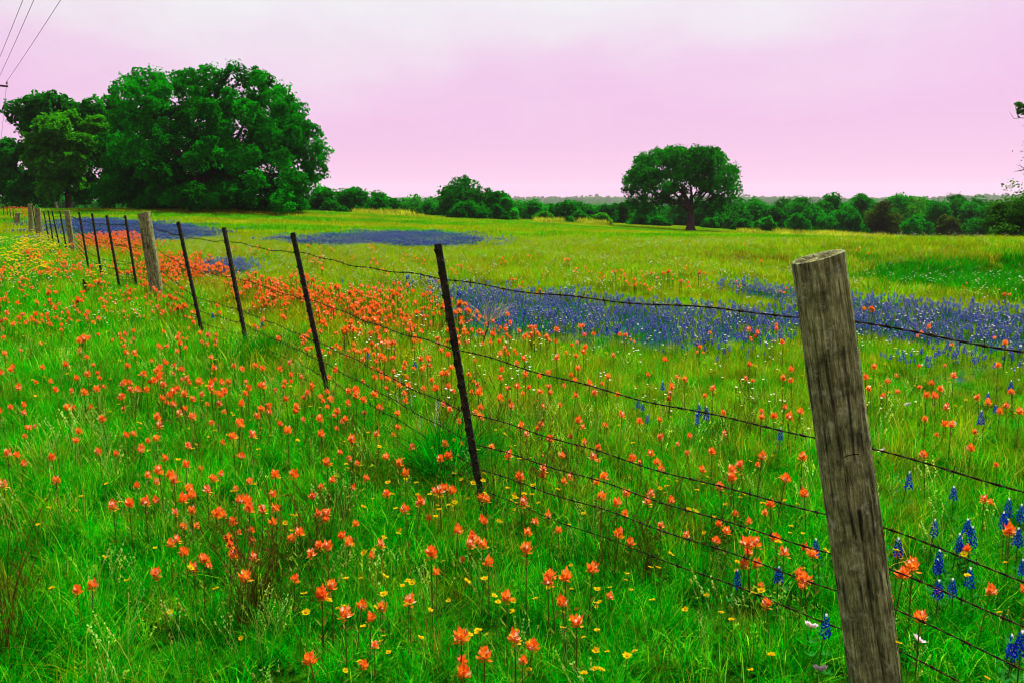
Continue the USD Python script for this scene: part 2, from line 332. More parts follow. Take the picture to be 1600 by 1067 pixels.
def seedheads(mb, n, r, h, pal, g=rng):
    for _ in range(n):
        a, q = g.uniform(0, 2 * PI), r * math.sqrt(g.uniform()); d = g.uniform(0, 2 * PI); hh = g.uniform(*h); c = np.array(pal[g.integers(len(pal))])
        t = np.linspace(0, 1, 5); p = np.column_stack([q * math.cos(a) + 0.3 * hh * t ** 2 * math.cos(d), q * math.sin(a) + 0.3 * hh * t ** 2 * math.sin(d), hh * t])
        v, f = tube(p, 0.0011, 3, False); mb.add(v, f, c)
        for k in range(9):
            s = p[-1] + (p[-1] - p[-2]) * g.uniform(-0.75, 0.35); u = unit(g.normal(0, 1, 3) * 0.6 + np.array([math.cos(d) * .3, math.sin(d) * .3, 1.0])) * 0.012; w = unit(np.cross(u, [0.3, 0.5, 0.1])) * 0.0032
            mb.add([s, s + u * 0.5 + w, s + u, s + u * 0.5 - w], [[0, 1, 2], [0, 2, 3]], c * 1.1)
LUSH = (0.0010, 0.235, 0.0006); DEEP = (0.0005, 0.140, 0.0005); LIGHT = (0.120, 0.36, 0.008); OLIVE = (0.140, 0.190, 0.0006); STRAW = (0.26, 0.22, 0.03); RUST = (0.12, 0.060, 0.008); GOLD = (0.18, 0.17, 0.002)
def proto(name, fn):
    mb = MB(); fn(mb); return name, mb
PROTO = {}
def P(name, *calls):
    mb = MB()
    for fn, kw in calls: fn(mb, **kw)
    PROTO[name] = mb
for q in range(3):
    P(f'near_lush_{q}', (blades, dict(n=70, r=0.10, h=(0.09, 0.25), w=(0.0025, 0.0048), pal=[LUSH, DEEP, LIGHT, OLIVE], prob=[5, 2, 2, 0.6])), (herb, dict(n=5, r=0.1, h=(0.06, 0.15), size=0.026, pal=[LUSH, LIGHT])))
    P(f'near_herb_{q}', (blades, dict(n=60, r=0.11, h=(0.08, 0.22), w=(0.0025, 0.005), pal=[LUSH, DEEP, LIGHT], prob=[4, 2, 1.4])), (herb, dict(n=16, r=0.11, h=(0.08, 0.2), size=0.028, pal=[LUSH, DEEP, LUSH, (0.03, 0.2, 0.004)])))
    P(f'near_olive_{q}', (blades, dict(n=70, r=0.11, h=(0.1, 0.3), w=(0.002, 0.0042), pal=[OLIVE, LUSH, STRAW, LIGHT, RUST], prob=[4, 2.6, 0.8, 1.2, 0.7])), (herb, dict(n=3, r=0.1, h=(0.06, 0.15), size=0.03, pal=[OLIVE, LUSH])))
P('near_seed_0', (blades, dict(n=30, r=0.1, h=(0.1, 0.22), w=(0.0025, 0.004), pal=[LUSH, LIGHT], prob=[3, 1])), (seedheads, dict(n=9, r=0.1, h=(0.16, 0.34), pal=[(0.18, 0.36, 0.02), (0.22, 0.38, 0.08), (0.30, 0.34, 0.06)])))
P('near_dry_0', (blades, dict(n=55, r=0.1, h=(0.12, 0.34), w=(0.002, 0.0035), pal=[RUST, (0.06, 0.05, 0.012), OLIVE, STRAW], prob=[3, 3, 2, 0.7])))
for q in range(3):
    P(f'mid_lush_{q}', (blades, dict(n=190, r=0.36, h=(0.09, 0.26), w=(0.005, 0.010), pal=[LUSH, DEEP, LIGHT, OLIVE], prob=[5, 2.4, 2, 0.8])))
    P(f'mid_olive_{q}', (blades, dict(n=190, r=0.36, h=(0.1, 0.30), w=(0.005, 0.009), pal=[OLIVE, GOLD, LUSH, STRAW, LIGHT, RUST], prob=[5, 2.8, 2, 0.6, 1.2, 0.9])))
    P(f'mid_rust_{q}', (blades, dict(n=170, r=0.36, h=(0.1, 0.30), w=(0.005, 0.009), pal=[OLIVE, RUST, GOLD, (0.2, 0.08, 0.01)], prob=[3, 2, 2, 2])))
    P(f'far_olive_{q}', (blades, dict(n=200, r=1.3, h=(0.12, 0.32), w=(0.02, 0.04), pal=[OLIVE, GOLD, LIGHT, LUSH, (0.17, 0.10, 0.004)], prob=[5, 3.5, 1.4, 1, 1.3], seg=2)))
    P(f'far_green_{q}', (blades, dict(n=200, r=1.3, h=(0.12, 0.32), w=(0.02, 0.04), pal=[OLIVE, LIGHT, LUSH, DEEP], prob=[3, 1, 4, 3], seg=2)))

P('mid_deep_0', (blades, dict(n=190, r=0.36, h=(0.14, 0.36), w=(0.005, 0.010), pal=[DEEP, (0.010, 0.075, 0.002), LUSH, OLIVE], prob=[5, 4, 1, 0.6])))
P('mid_brown_0', (blades, dict(n=150, r=0.36, h=(0.1, 0.25), w=(0.005, 0.009), pal=[RUST, OLIVE, (0.07, 0.06, 0.01)], prob=[3, 2, 4])))
def instancer(name, protos, mat, which, pos, rz, sc, kind='stuff', label=None, cat=None, parent=None, tilt=None):
    path = numbered(pathof(parent), name)
    pi = UsdGeom.PointInstancer.Define(stage, path)
    for k, (pn, mb) in enumerate(protos):
        v, f, c = mb.arrays()
        mm = usdkit.mesh(stage, f'{path}/kinds/{pn}', (v, f), mat)
        UsdGeom.PrimvarsAPI(mm).CreatePrimvar('tint', Sdf.ValueTypeNames.Color3fArray, 'vertex').Set(Vt.Vec3fArray.FromNumpy(c.astype(np.float32)))
        pi.CreatePrototypesRel().AddTarget(f'{path}/kinds/{pn}')
    pi.CreateProtoIndicesAttr(Vt.IntArray.FromNumpy(np.asarray(which, np.int32)))
    pi.CreatePositionsAttr(Vt.Vec3fArray.FromNumpy(np.asarray(pos, np.float32)))
    h = np.asarray(rz) / 2; z = np.zeros_like(h)
    pi.CreateOrientationsAttr([Gf.Quath(float(math.cos(a)), 0, 0, float(math.sin(a))) for a in h])
    s = np.asarray(sc, float); s = np.repeat(s[:, None], 3, 1) if s.ndim == 1 else s
    pi.CreateScalesAttr(Vt.Vec3fArray.FromNumpy(s.astype(np.float32)))
    return tag(pi, label, cat, None, kind)

def scatter(y0, y1, density, margin=1.18, g=rng, extra=0.6):
    "random points of the ground inside a wedge a little wider than the view, between two distances"
    tan = 800 / FPX * margin; n = int(tan * (y1 ** 2 - y0 ** 2) * density)
    y = np.sqrt(g.uniform(y0 ** 2, y1 ** 2, n)); x = g.uniform(-1, 1, n) * (y * tan + extra)
    return x, y
def pick(names, x, y, g):
    return names[g.integers(len(names), size=len(x))]
def grass_layer(name, y0, y1, dens, kinds, choose, label, seed, srange=(0.75, 1.3), thin=None):
    g = np.random.default_rng(seed); x, y = scatter(y0, y1, dens, g=g)
    keep = np.ones(len(x), bool) if thin is None else g.uniform(size=len(x)) < thin(x, y)
    k_ = ~((np.abs(x - POST0[0]) < 0.28) & (y > POST0[1] - 0.75) & (y < POST0[1] + 0.05) & (g.uniform(size=len(x)) < 0.85)); keep &= k_
    x, y = x[keep], y[keep]
    which = choose(x, y, g); s = g.uniform(*srange, len(x)) * (1 + 0.8 * wob(x, y, 0.8, 21)) * np.where(soft(P_FRONT, x, y, 0.3), 0.5, 0.85) * np.where(y < 7, 0.86, 1.0)
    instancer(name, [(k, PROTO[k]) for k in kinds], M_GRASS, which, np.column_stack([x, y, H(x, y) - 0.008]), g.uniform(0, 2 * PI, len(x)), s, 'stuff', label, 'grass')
POST0 = ground_at([1374], [1118])[0]
near_kinds = ['near_lush_0', 'near_lush_1', 'near_lush_2', 'near_herb_0', 'near_herb_1', 'near_herb_2', 'near_olive_0', 'near_olive_1', 'near_olive_2', 'near_seed_0', 'near_dry_0']
def choose_near(x, y, g):
    S = side(x, y); n = len(x); w = np.zeros((n, 5)); nz = wob(x, y, 0.9, 31); nz2 = wob(x, y, 1.6, 37)
    w[:, 0] = 1.0; w[:, 1] = 0.8 + 2.2 * np.clip(nz * 4, 0, 1); w[:, 3] = 0.24
    w[:, 2] = 0.12 + 3.0 * smoothstep(-0.5, 1.0, S) * smoothstep(3.5, 7.5, y) + 0.9 * np.exp(-(S / 0.6) ** 2) * smoothstep(3.2, 4.5, y)
    w[:, 4] = 0.02 + 0.9 * np.exp(-((S - 0.2) / 0.55) ** 2) * smoothstep(3.2, 4.6, y) * (nz2 > -0.1) + 0.8 * (nz2 > 0.22)
    c = (w / w.sum(1, keepdims=True)).cumsum(1); k = (g.uniform(size=(n, 1)) > c).sum(1)
    v = g.integers(3, size=n); return np.choose(k, [v, 3 + v, 6 + v, np.full(n, 9), np.full(n, 10)])
grass_layer('near_grass', 1.9, 9.0, 120, near_kinds, choose_near, 'tall bright green grass and feathery herbs filling the foreground around the fence', 1)
mid_kinds = [f'mid_{a}_{q}' for a in ('lush', 'olive', 'rust') for q in range(3)] + ['mid_deep_0', 'mid_brown_0']
def choose_mid(x, y, g):
    S = side(x, y); n = len(x); nz = wob(x, y, 0.35, 41); w = np.zeros((n, 3))
    w[:, 0] = 0.25 + 2.5 * smoothstep(1.0, -1.5, S) + 1.6 * smoothstep(14, 8, y) * (nz > -0.05) + 0.6 * (nz > 0.1)
    w[:, 1] = 2.2 * smoothstep(-1.5, 1, S) + 0.15
    w[:, 2] = 0.05 + 0.5 * smoothstep(0.05, 0.2, wob(x, y, 0.25, 43)) * (S > -1) + 3.0 * soft(P_ORANGE[:6], x, y, 1.0)
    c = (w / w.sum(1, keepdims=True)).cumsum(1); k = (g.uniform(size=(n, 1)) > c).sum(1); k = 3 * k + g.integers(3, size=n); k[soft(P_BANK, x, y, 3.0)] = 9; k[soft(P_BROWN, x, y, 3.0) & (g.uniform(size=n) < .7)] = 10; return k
bluethin = lambda x, y: np.where(in_any(P_BLUE, x, y), 0.12, 1.0)
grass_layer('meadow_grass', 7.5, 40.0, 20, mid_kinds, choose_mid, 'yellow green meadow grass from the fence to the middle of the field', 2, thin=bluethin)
far_kinds = [f'far_{a}_{q}' for a in ('olive', 'green') for q in range(3)]
def choose_far(x, y, g):
    band = meshkit.fbm(np.stack([x * 0.035, y * 0.11, np.full(len(x), 1.0)], -1), 4, 5)
    return 3 * (g.uniform(size=len(x)) > smoothstep(0.35, 0.6, band)) + g.integers(3, size=len(x))
grass_layer('far_grass', 36.0, 215.0, 0.85, far_kinds, choose_far, 'yellow green pasture grass of the far field up to the trees', 3, (0.8, 1.25), thin=lambda x, y: np.where(in_any(P_BLUE, x, y), 0.15, 1.0))

# ---------------------------------------------------------------- barbed wire fence
fence = thing('barbed_wire_fence', 'barbed wire fence of grey wooden and thin dark steel posts crossing the meadow', 'fence')
WOOD = [((1277, 402), (1374, 1118), 0.147, 'thick weathered wooden post in the right foreground'), ((225, 333), (247, 463), 0.178, 'pale grey wooden post leaning left'),
        ((104.6, 330), (114, 393), 0.16, None), ((58.6, 326), (62, 369), 0.25, None), ((47, 319), (49, 364), 0.2, None), ((27.6, 333), (26, 350), 0.28, 'short broken wooden post')]
STEEL = [((684, 382), (756, 766), 'nearest dark steel post with studs'), ((457, 364), (517, 613), None), ((349, 356), (389, 544), None), ((278, 347), (318, 518), None),
         ((195, 337), (214, 446), None), ((166, 337), (187, 447), None), ((143.5, 334), (160, 435), None), ((123, 332), (139, 420), None),
         ((93, 330), (104.5, 391), None), ((81, 330), (94.5, 389), None), ((75, 330), (84, 383), None), ((68, 331), (77, 377), None), ((50, 321), (58, 368), None),
         ((20, 327), (22, 345), None), ((15, 326), (17, 342), None), ((10, 318), (12, 338), None), ((4, 316), (6, 336), None)]
def post_axis(top, base):
    b = foot([base[0]], [base[1]], 0.13 if base[1] < 1000 else 0.0)[0]; t = pt(top[0], top[1], np.array(b[1])); return b, t
def frame_on(ax):
    a = unit(ax); x = unit(np.array([1.0, 0, 0]) - a * a[0]); y = np.cross(a, x); return np.column_stack([x, y, a])
def place_mesh(name, v, f, mat, parent, base, M, label=None, smooth=False):
    "a mesh in its own upright frame, set leaning on the ground"
    p = obj(name, (v, f), mat, parent, smooth, label=label)
    m4 = np.eye(4); m4[:3, :3] = M; m4[:3, 3] = base
    UsdGeom.Xformable(p).AddTransformOp().Set(Gf.Matrix4d(*m4.T.ravel().tolist()))
    return p
posts = []
for n, (top, base, dia, lab) in enumerate(WOOD):
    b, t = post_axis(top, base); h = np.linalg.norm(t - b); M = frame_on(t - b); g = np.random.default_rng(50 + n)
    na_, nz_ = (96, 150) if n == 0 else (28, 24)
    th = np.linspace(0, 2 * PI, na_, endpoint=False); zz = np.linspace(-0.3, h, nz_)
    T, Z = np.meshgrid(th, zz, indexing='xy')
    r = dia / 2 * (1 + 0.05 * (0.5 - Z / max(h, .1))) * np.ones_like(T)
    r = r * (1 + 0.035 * np.sin(2 * T + 0.7 + n) + 0.02 * np.sin(3 * T + 2.0 * Z))
    q = np.stack([np.cos(T) * 2.2, np.sin(T) * 2.2, Z * 2.4], -1); r = r + dia * 0.055 * (meshkit.fbm(q + n * 9, 4, 3) - 0.5)
    q = np.stack([np.cos(T) * 9, np.sin(T) * 9, Z * 0.9], -1); r = r + dia * 0.075 * (meshkit.fbm(q + n * 5, 3, 8) - 0.5)
    if n == 0:    # long drying checks, a knot scar and old wire grooves
        for (a0, z0, z1, dep, wd, drift) in ((4.55, 0.05, 0.72, 0.020, 0.06, 0.25), (4.30, 0.45, 1.1, 0.007, 0.03, 0.1), (4.95, 0.10, 0.62, 0.013, 0.05, -0.2), (5.5, 0.2, 1.0, 0.006, 0.04, .1), (4.0, 0.0, 0.4, 0.008, .05, 0.1), (3.6, .5, 1.2, .005, .03, 0)):
            u = np.clip((Z - z0) / (z1 - z0), 0, 1); ax_ = a0 + drift * (1 - u) + 0.05 * np.sin(Z * 11 + a0 * 3)
            r = r - dep * np.exp(-((T - ax_) / wd) ** 2) * np.sin(PI * u) ** 0.5
        for (zc, dep, sl) in ((0.93, 0.004, 0.012), (0.80, 0.0025, -0.01), (0.70, 0.002, 0.006)):
            r = r - dep * np.exp(-((Z - zc - sl * np.sin(T)) / 0.004) ** 2)
        r = r - 0.010 * np.exp(-((T - 4.45) / 0.07) ** 2 - ((Z - 0.845) / 0.012) ** 2) - 0.008 * np.exp(-((T - 5.3) / 0.12) ** 2 - ((Z - 0.55) / 0.03) ** 2)
    tilt = np.where(Z > h - 1e-6, 1, 0) * (0.10 * r * np.cos(T) + (meshkit.fbm(np.stack([np.cos(T) * 6, np.sin(T) * 6, Z], -1), 2, 4) - .5) * 0.01)
    Zt = Z + tilt
    if n == 0: Zt = Z + 0.08 * r * np.cos(T) * smoothstep(h - 0.15, h, Z)
    V = np.stack([r * np.cos(T), r * np.sin(T), Zt], -1).reshape(-1, 3)
    i, j = np.meshgrid(np.arange(nz_ - 1), np.arange(na_), indexing='ij'); j2 = (j + 1) % na_
    F = np.stack([i * na_ + j, i * na_ + j2, (i + 1) * na_ + j2, (i + 1) * na_ + j], -1).reshape(-1, 4); F = np.vstack([F[:, [0, 1, 2]], F[:, [0, 2, 3]]])
    last = np.arange((nz_ - 1) * na_, nz_ * na_); ring = V[last]; cen = ring.mean(0); prev = last
    for s in (0.93, 0.6, 0.3):   # softened rim and a slightly dished, cracked cut end
        nr_ = cen + (ring - cen) * s; nr_[:, 2] += 0.003 if s > 0.9 else -0.002 + 0.004 * g.uniform(-1, 1, na_)
        k = len(V) + np.arange(na_); V = np.vstack([V, nr_])
        qd = np.column_stack([prev, np.roll(prev, -1), np.roll(k, -1), k]); F = np.vstack([F, qd[:, [0, 1, 2]], qd[:, [0, 2, 3]]]); prev = k
    V = np.vstack([V, cen]); F = np.vstack([F, np.column_stack([prev, np.roll(prev, -1), np.full(na_, len(V) - 1)])])
    pp = place_mesh('wooden_post', V, F, M_POST, fence, b, M, lab, 40)
    posts.append((along(b[0], b[1]), b, t, dia / 2 + 0.004, 'w', pp))
    if n == 0:
        st = []
        for zc in (0.83, 1.22):
            a = np.linspace(0, PI, 8); c = np.column_stack([0.02 * np.cos(a) - 0.006, np.full(8, -dia / 2 - 0.001) - 0.006 * np.sin(a), zc + 0.006 * np.sin(a)]); v, f = tube(c, 0.0016, 5); st.append((v, f))
        v, f = st[0]; obj('staple', (v, f), M_WIRE, pp, 40)
def tpost(h, seed):
    "T-section steel post with a row of studs on its face"
    g = np.random.default_rng(seed); parts = []
    a = trimesh.creation.box((0.036, 0.006, h + 0.25)); a.apply_translation((0, 0, h / 2 - 0.125)); parts.append(a)
    a = trimesh.creation.box((0.006, 0.030, h + 0.25)); a.apply_translation((0, 0.018, h / 2 - 0.125)); parts.append(a)
    for k in range(int(h / 0.054)):
        z = h - 0.03 - k * 0.054; a = trimesh.creation.box((0.012, 0.009, 0.022)); a.apply_transform(trimesh.transformations.rotation_matrix(0.5, (1, 0, 0)))
        a.apply_translation((0.013 * (1 if k % 2 else -1), -0.0055, z)); parts.append(a)
    return trimesh.util.concatenate(parts)
ALL_STEEL = [(post_axis(a, b), lab) for a, b, lab in STEEL]
nx = np.array([1.12 + 1.22, 2.73 - 2.06]); nb = np.array([nx[0], nx[1], float(H(nx[0], nx[1]))]); ALL_STEEL.append(((nb, nb + np.array([-0.14, 0.05, 1.27])), None))
for n, ((b, t), lab) in enumerate(ALL_STEEL):
    h = np.linalg.norm(t - b); M = frame_on(t - b)
    Rz = trimesh.transformations.rotation_matrix(-0.35 + 0.1 * math.sin(n * 2.3), (0, 0, 1))[:3, :3]; tm = tpost(h, n)
    pp = place_mesh('steel_post', np.array(tm.vertices), np.array(tm.faces), M_STEEL, fence, b, M @ Rz, lab)
    posts.append((along(b[0], b[1]), b, t, 0.02, 's', pp))
posts.sort(key=lambda q: q[0])
WH_MAIN = [1.20, 0.815, 0.575, 0.450, 0.325, 0.185]; WH = [1.155, 0.82, 0.50, 0.355, 0.24, 0.12]
def barbed(path, seed):
    g = np.random.default_rng(seed); path = np.asarray(path)
    seglen = np.linalg.norm(np.diff(path, axis=0), axis=1); s = np.concatenate([[0], seglen.cumsum()]); L = s[-1]
    mb = MB(); near = min(L, 34.0); ss = np.concatenate([np.arange(0, near, 0.02), np.arange(near, L, 0.5), [L]])
    c = np.column_stack([np.interp(ss, s, path[:, k]) for k in range(3)])
    c[:, 2] += 0.006 * np.sin(ss * 3.1 + seed) + 0.004 * np.sin(ss * 9.7)
    for ph in (0, PI):
        tw = ss * 2 * PI / 0.09 + ph; off = np.column_stack([np.cos(tw) * FN[0], np.cos(tw) * FN[1], np.sin(tw)]) * 0.0016
        v, f = tube(c + off, 0.0017, 4); mb.add(v, f)
    t0 = 0.05
    while t0 < near:
        p = np.array([np.interp(t0, s, path[:, k]) for k in range(3)]); p[2] += 0.006 * math.sin(t0 * 3.1 + seed) + 0.004 * math.sin(t0 * 9.7)
        for k in range(2):
            d = unit(np.append(FN * g.normal(), 0) + np.array([0, 0, g.normal()]) + g.normal(0, .25, 3)); v, f = tube([p - d * 0.018, p + d * 0.018], [0.0010, 0.0010], 4); mb.add(v, f)
            e = np.append(FD, 0) * (0.004 * (k - .5)); v, f = tube([p + e - np.append(FD, 0) * .005, p + e + np.append(FD, 0) * .005], 0.0042, 5); mb.add(v, f)
        t0 += g.uniform(0.115, 0.135)
    return mb
for w in range(6):
    path = []
    for a, b, t, off, k, pp in posts:
        h = np.linalg.norm(t - b); ax = unit(t - b); z = (WH_MAIN if abs(a) < 0.6 else WH)[w]
        if abs(a) > 0.6 and a > 0: z += 0.006 * math.sin(a * 5 + w * 2)
        if h < 0.6 * 1.2: continue
        off_ = off + 0.004
        path.append(b + ax * z + np.append(FN, 0) * off_)
    mids = []
    for p, q in zip(path[:-1], path[1:]):
        for u in (0, 0.25, 0.5, 0.75): mids.append(p + (q - p) * u - np.array([0, 0, 0.010 * 4 * u * (1 - u)]))
    mids.append(path[-1]); v, f, c = barbed(mids, w).arrays()
    obj('barbed_wire', (v, f), M_WIRE, fence, True)

# ---------------------------------------------------------------- trees
def leaves(blobs, n, size, g, tint, shell=0.55, gap=0.0, gscale=0.6, vary=0.25, flat=0.8):
    "leaf sprays spread through the outer part of the clumps"
    B = np.asarray(blobs, float); w = B[:, 3] * B[:, 5] + B[:, 3] * B[:, 4]; k = g.choice(len(B), n, p=w / w.sum())
    d = unit(g.normal(0, 1, (n, 3))); d[:, 2] = np.where((d[:, 2] < -0.35) & (np.arange(n) % 2 == 0), -d[:, 2] * 0.6, d[:, 2]); d = unit(d)
    rr = 1 - shell * g.uniform(0, 1, n) ** 1.6 + 0.16 * (g.uniform(0, 1, n) < 0.18) * g.uniform(0, 1, n)
    p0 = B[k, :3] + d * rr[:, None] * B[k, 3:6]
    p = p0 + (np.stack([meshkit.noise(p0 * (1.1 / size ** 0.3) + 7 * q, q) for q in range(3)], -1) - 0.5) * B[k, 3:4] * 0.8
    ok = meshkit.fbm(p0 * gscale, 2, 5) > gap
    p, d, k = p[ok], d[ok], k[ok]; n = len(p)
    nrm = unit(d * flat + g.normal(0, 0.45, (n, 3)) + [0, 0, 0.35]); t = unit(np.cross(nrm, g.normal(0, 1, (n, 3)))); b = np.cross(nrm, t)
    s = size * g.uniform(0.6, 1.3, (n, 1)); a = s * 0.62
    bend = nrm * s * 0.18
    V = np.stack([p - t * s * 0.5 - bend, p + b * a * 0.5, p + t * s * 0.5 - bend, p - b * a * 0.5], 1).reshape(-1, 3)
    F = (np.array([[0, 1, 2], [0, 2, 3]])[None] + 4 * np.arange(n)[:, None, None]).reshape(-1, 3)
    blob_t = g.uniform(1 - vary, 1 + vary, len(B))[k]
    c = np.asarray(tint)[None] * (blob_t * g.uniform(0.75, 1.25, n))[:, None]; return V, F, np.repeat(c, 4, 0)
def limb_mesh(p0, p1, r0, r1, g, bend=0.12, n=7):
    t = np.linspace(0, 1, n)[:, None]; L = np.linalg.norm(np.subtract(p1, p0)); c = np.asarray(p0) * (1 - t) + np.asarray(p1) * t
    c = c + g.normal(0, bend * L * 0.25, (n, 3)) * np.sin(PI * t); c[:, 2] += bend * L * 0.6 * np.sin(PI * t[:, 0]) * 0.5
    return tube(c, np.linspace(r0, r1, n), 8)
def px_blobs(lst, D, depth, g, front=True):
    out = []
    for (x, y, r) in lst:
        dy = g.uniform(-1, 1) * depth; Dd = D + dy; p = pt(x, y, np.array(float(D))); p = p + (p - EYE) * (dy / D) * 0.0 + np.array([0, dy, 0]); R_ = r / FPX * D
        out.append((*p, R_ * g.uniform(1.0, 1.25), R_ * g.uniform(1.0, 1.3), R_ * g.uniform(0.9, 1.1)))
    return out
BASE_OAK = [(205,150,27),(240,135,25),(275,125,22),(300,140,26),(330,125,22),(365,122,22),(395,130,22),(420,150,24),(445,175,22),(456,205,26),(492,207,13),(506,236,17),(497,265,17),(475,250,26),(468,288,27),
    (440,240,29),(440,300,27),(400,292,28),(360,300,28),(320,297,26),(282,300,28),(300,258,27),(270,218,28),(220,200,28),(200,230,30),(195,265,30),(225,265,28),(240,235,27),(190,185,22),(325,170,19),(380,168,26),(412,205,27),(380,250,25),(245,175,25),(288,178,20),(230,298,25),(255,275,25),(345,262,20),(352,222,14),(185,290,25),(325,205,11),(465,318,14),(420,318,18),(380,316,18),(300,318,17),(260,315,20),(215,312,20),(180,305,22),(340,312,16),(335,190,14),(318,232,22),(340,240,20),(352,205,18),(405,235,22),(330,215,16),(335,150,20),(352,168,18),(318,160,16),(345,185,16),(300,200,14)]
def oak_limbs(t, base, forks, g, r0):
    for (f0, f1, ra, rb) in forks:
        v, f = limb_mesh(f0, f1, ra, rb, g); obj('limb', (v, f), M_BARK, t, True)
def trunk(t, base, top, r0, r1, g):
    n = 9; u = np.linspace(0, 1, n)[:, None]; c = np.asarray(base) * (1 - u) + np.asarray(top) * u; c[0, 2] -= 0.3
    r = r0 + (r1 - r0) * u[:, 0] + r0 * 0.7 * np.exp(-u[:, 0] * 9); v, f = tube(c, r, 12); obj('trunk', (v, f), M_BARK, t, True)
DARKLEAF = (0.0015, 0.135, 0.0008); MIDLEAF = (0.005, 0.150, 0.002); YLEAF = (0.035, 0.260, 0.001); BRLEAF = (0.040, 0.090, 0.003)

# the great oak on the left
g = np.random.default_rng(101); D = 86.0; bxy = pt(327, 330, np.array(D)); base = np.array([bxy[0], D, H(bxy[0], D)])
oak = thing('oak_tree', 'huge dark green oak with the widest crown, left of the middle', 'tree')
bl = px_blobs(BASE_OAK, D, 2.0, g) + px_blobs([(x + g.uniform(-12, 12), y + g.uniform(-10, 10), r * g.uniform(0.55, 0.85)) for x, y, r in BASE_OAK if 195 < x < 470 and y > 125], D - 6.5, 2.2, g) + px_blobs([(x + 4, y + 4, r * 0.9) for x, y, r in BASE_OAK if 200 < x < 460 and y > 150], D + 5.5, 1.8, g)
trunk(oak, base, pt(325, 285, np.array(D)), 0.75, 0.5, g)
oak_limbs(oak, base, [(pt(325, 300, np.array(D)), pt(x, y, np.array(D + dd)), 0.38, 0.08) for x, y, dd in ((240, 200, -2), (285, 170, 2), (335, 160, -1), (390, 180, 2), (440, 220, -2), (470, 270, 1), (210, 265, 1), (350, 200, -3), (310, 190, 3), (345, 235, 0))], g, 0.6)
v, f, c = leaves(bl, 175000, 0.30, g, DARKLEAF, 0.42, 0.335, 0.7, 0.42); obj('crown', (v, f), M_LEAF, oak, False, c)

# open oak right of the middle
g = np.random.default_rng(102); D = 132.0; bx_ = pt(1079, 358, np.array(D)); base = np.array([bx_[0], D, H(bx_[0], D)])
oak2 = thing('oak_tree', 'lone spreading oak with bare forking limbs showing under its crown, right of the middle', 'tree')
OAK2 = [(1000,275,16),(988,300,12),(1010,255,15),(1030,246,13),(1060,243,12),(1095,242,13),(1120,252,15),(1138,272,15),(1144,295,13),(1136,315,14),(1112,326,13),(1128,334,9),(1000,318,15),(1018,326,12),(1040,312,12),(1050,262,14),(1080,258,15),(1105,270,15),(1028,278,13),(1075,272,10),(1125,290,14),(1012,298,13),(1000,328,9),(1140,326,9),(1068,300,12),(1045,295,13),(1090,312,11),(1110,292,14),(1062,318,9),(1030,308,12),(1062,300,9),(1098,302,9),(1045,310,10),(1118,310,11),(985,318,10),(990,285,12),(1148,308,10),(1015,275,13),(1085,285,9),(1005,330,9),(1052,296,9),(1100,288,10),(1060,275,14),(1120,320,11),(1085,240,12),(1108,245,12),(1045,242,11)]
bl = px_blobs(OAK2, D, 3.0, g) + px_blobs([q for q in OAK2 if q[1] < 300], D - 4, 2, g) + px_blobs([q for q in OAK2 if q[1] < 290], D + 4, 2, g)
fk = pt(1079, 330, np.array(D)); trunk(oak2, base, fk, 0.62, 0.45, g)
oak_limbs(oak2, base, [(fk, pt(x, y, np.array(D + dd)), r, 0.10) for x, y, dd, r in ((1062, 285, 0, .30), (1040, 292, -1, .24), (1092, 278, 1, .30), (1108, 296, -1, .22), (1126, 305, 0, .18), (1022, 312, 1, .18), (1078, 262, 2, .24), (1050, 268, 2, .2), (1118, 270, 1, .2), (1008, 290, 0, .16))], g, 0.6)
v, f, c = leaves(bl, 52000, 0.36, g, MIDLEAF, 0.45, 0.355, 0.7, 0.4); obj('crown', (v, f), M_LEAF, oak2, False, c)

def crown_tree(name, label, base_px, D, blist, n, size, tint, seed, depth=3.0, trunk_r=0.35, group=None, gap=0.25, loc=None, nl=3):
    g = np.random.default_rng(seed); b = pt(base_px[0], base_px[1], np.array(float(D))); base = np.array([b[0], D, float(H(b[0], D))])
    t = thing(name, label, 'tree', group=group); bl = px_blobs(blist, D, depth, g)
    top = np.mean([q[:3] for q in bl], 0)
    trunk(t, base, base * 0.3 + top * 0.7, trunk_r, trunk_r * 0.5, g)
    v, f, c = leaves(bl, n, size, g, tint, 0.55, gap, 0.5); obj('crown', (v, f), M_LEAF, t, False, c)
    return t, bl, base
crown_tree('oak_tree', 'dark oak with an airy crown rising behind the pale green tree at left', (85, 318), 104, [(48,182,20),(35,190,16),(70,170,18),(100,178,20),(120,180,16),(75,200,22),(50,220,20),(22,250,16),(20,300,20),(45,310,16),(85,305,18),(70,170,16),(95,162,16),(60,195,20),(40,205,16),(85,190,20),(115,175,16),(35,235,16),(30,265,18),(35,290,18),(60,240,18),(130,185,18),(60,285,20),(100,215,20)], 26000, 0.40, MIDLEAF, 111, 3.5, gap=0.27)
crown_tree('leafy_tree', 'pale yellow green tree in front of the darker oaks at left', (108, 318), 92, [(100,205,20),(85,230,20),(115,230,20),(125,200,18),(75,255,18),(100,260,20),(130,255,18),(85,285,18),(115,280,18),(100,298,14),(80,300,12),(125,300,12),(145,195,16),(140,225,18),(95,190,15),(70,215,16),(70,240,13),(105,185,13)], 28000, 0.36, YLEAF, 112, 3.0, gap=0.2)
crown_tree('oak_tree', 'dark green oak filling the gap between the pale tree and the huge oak', (165, 322), 98, [(150,190,18),(170,180,18),(160,215,22),(180,240,22),(150,250,22),(170,275,22),(145,285,18),(190,290,22),(160,300,18),(185,305,16),(140,305,16),(135,200,18),(130,250,18),(165,175,15),(178,165,15),(192,172,15),(150,178,15),(190,215,20)], 26000, 0.40, MIDLEAF, 113, 3.0)
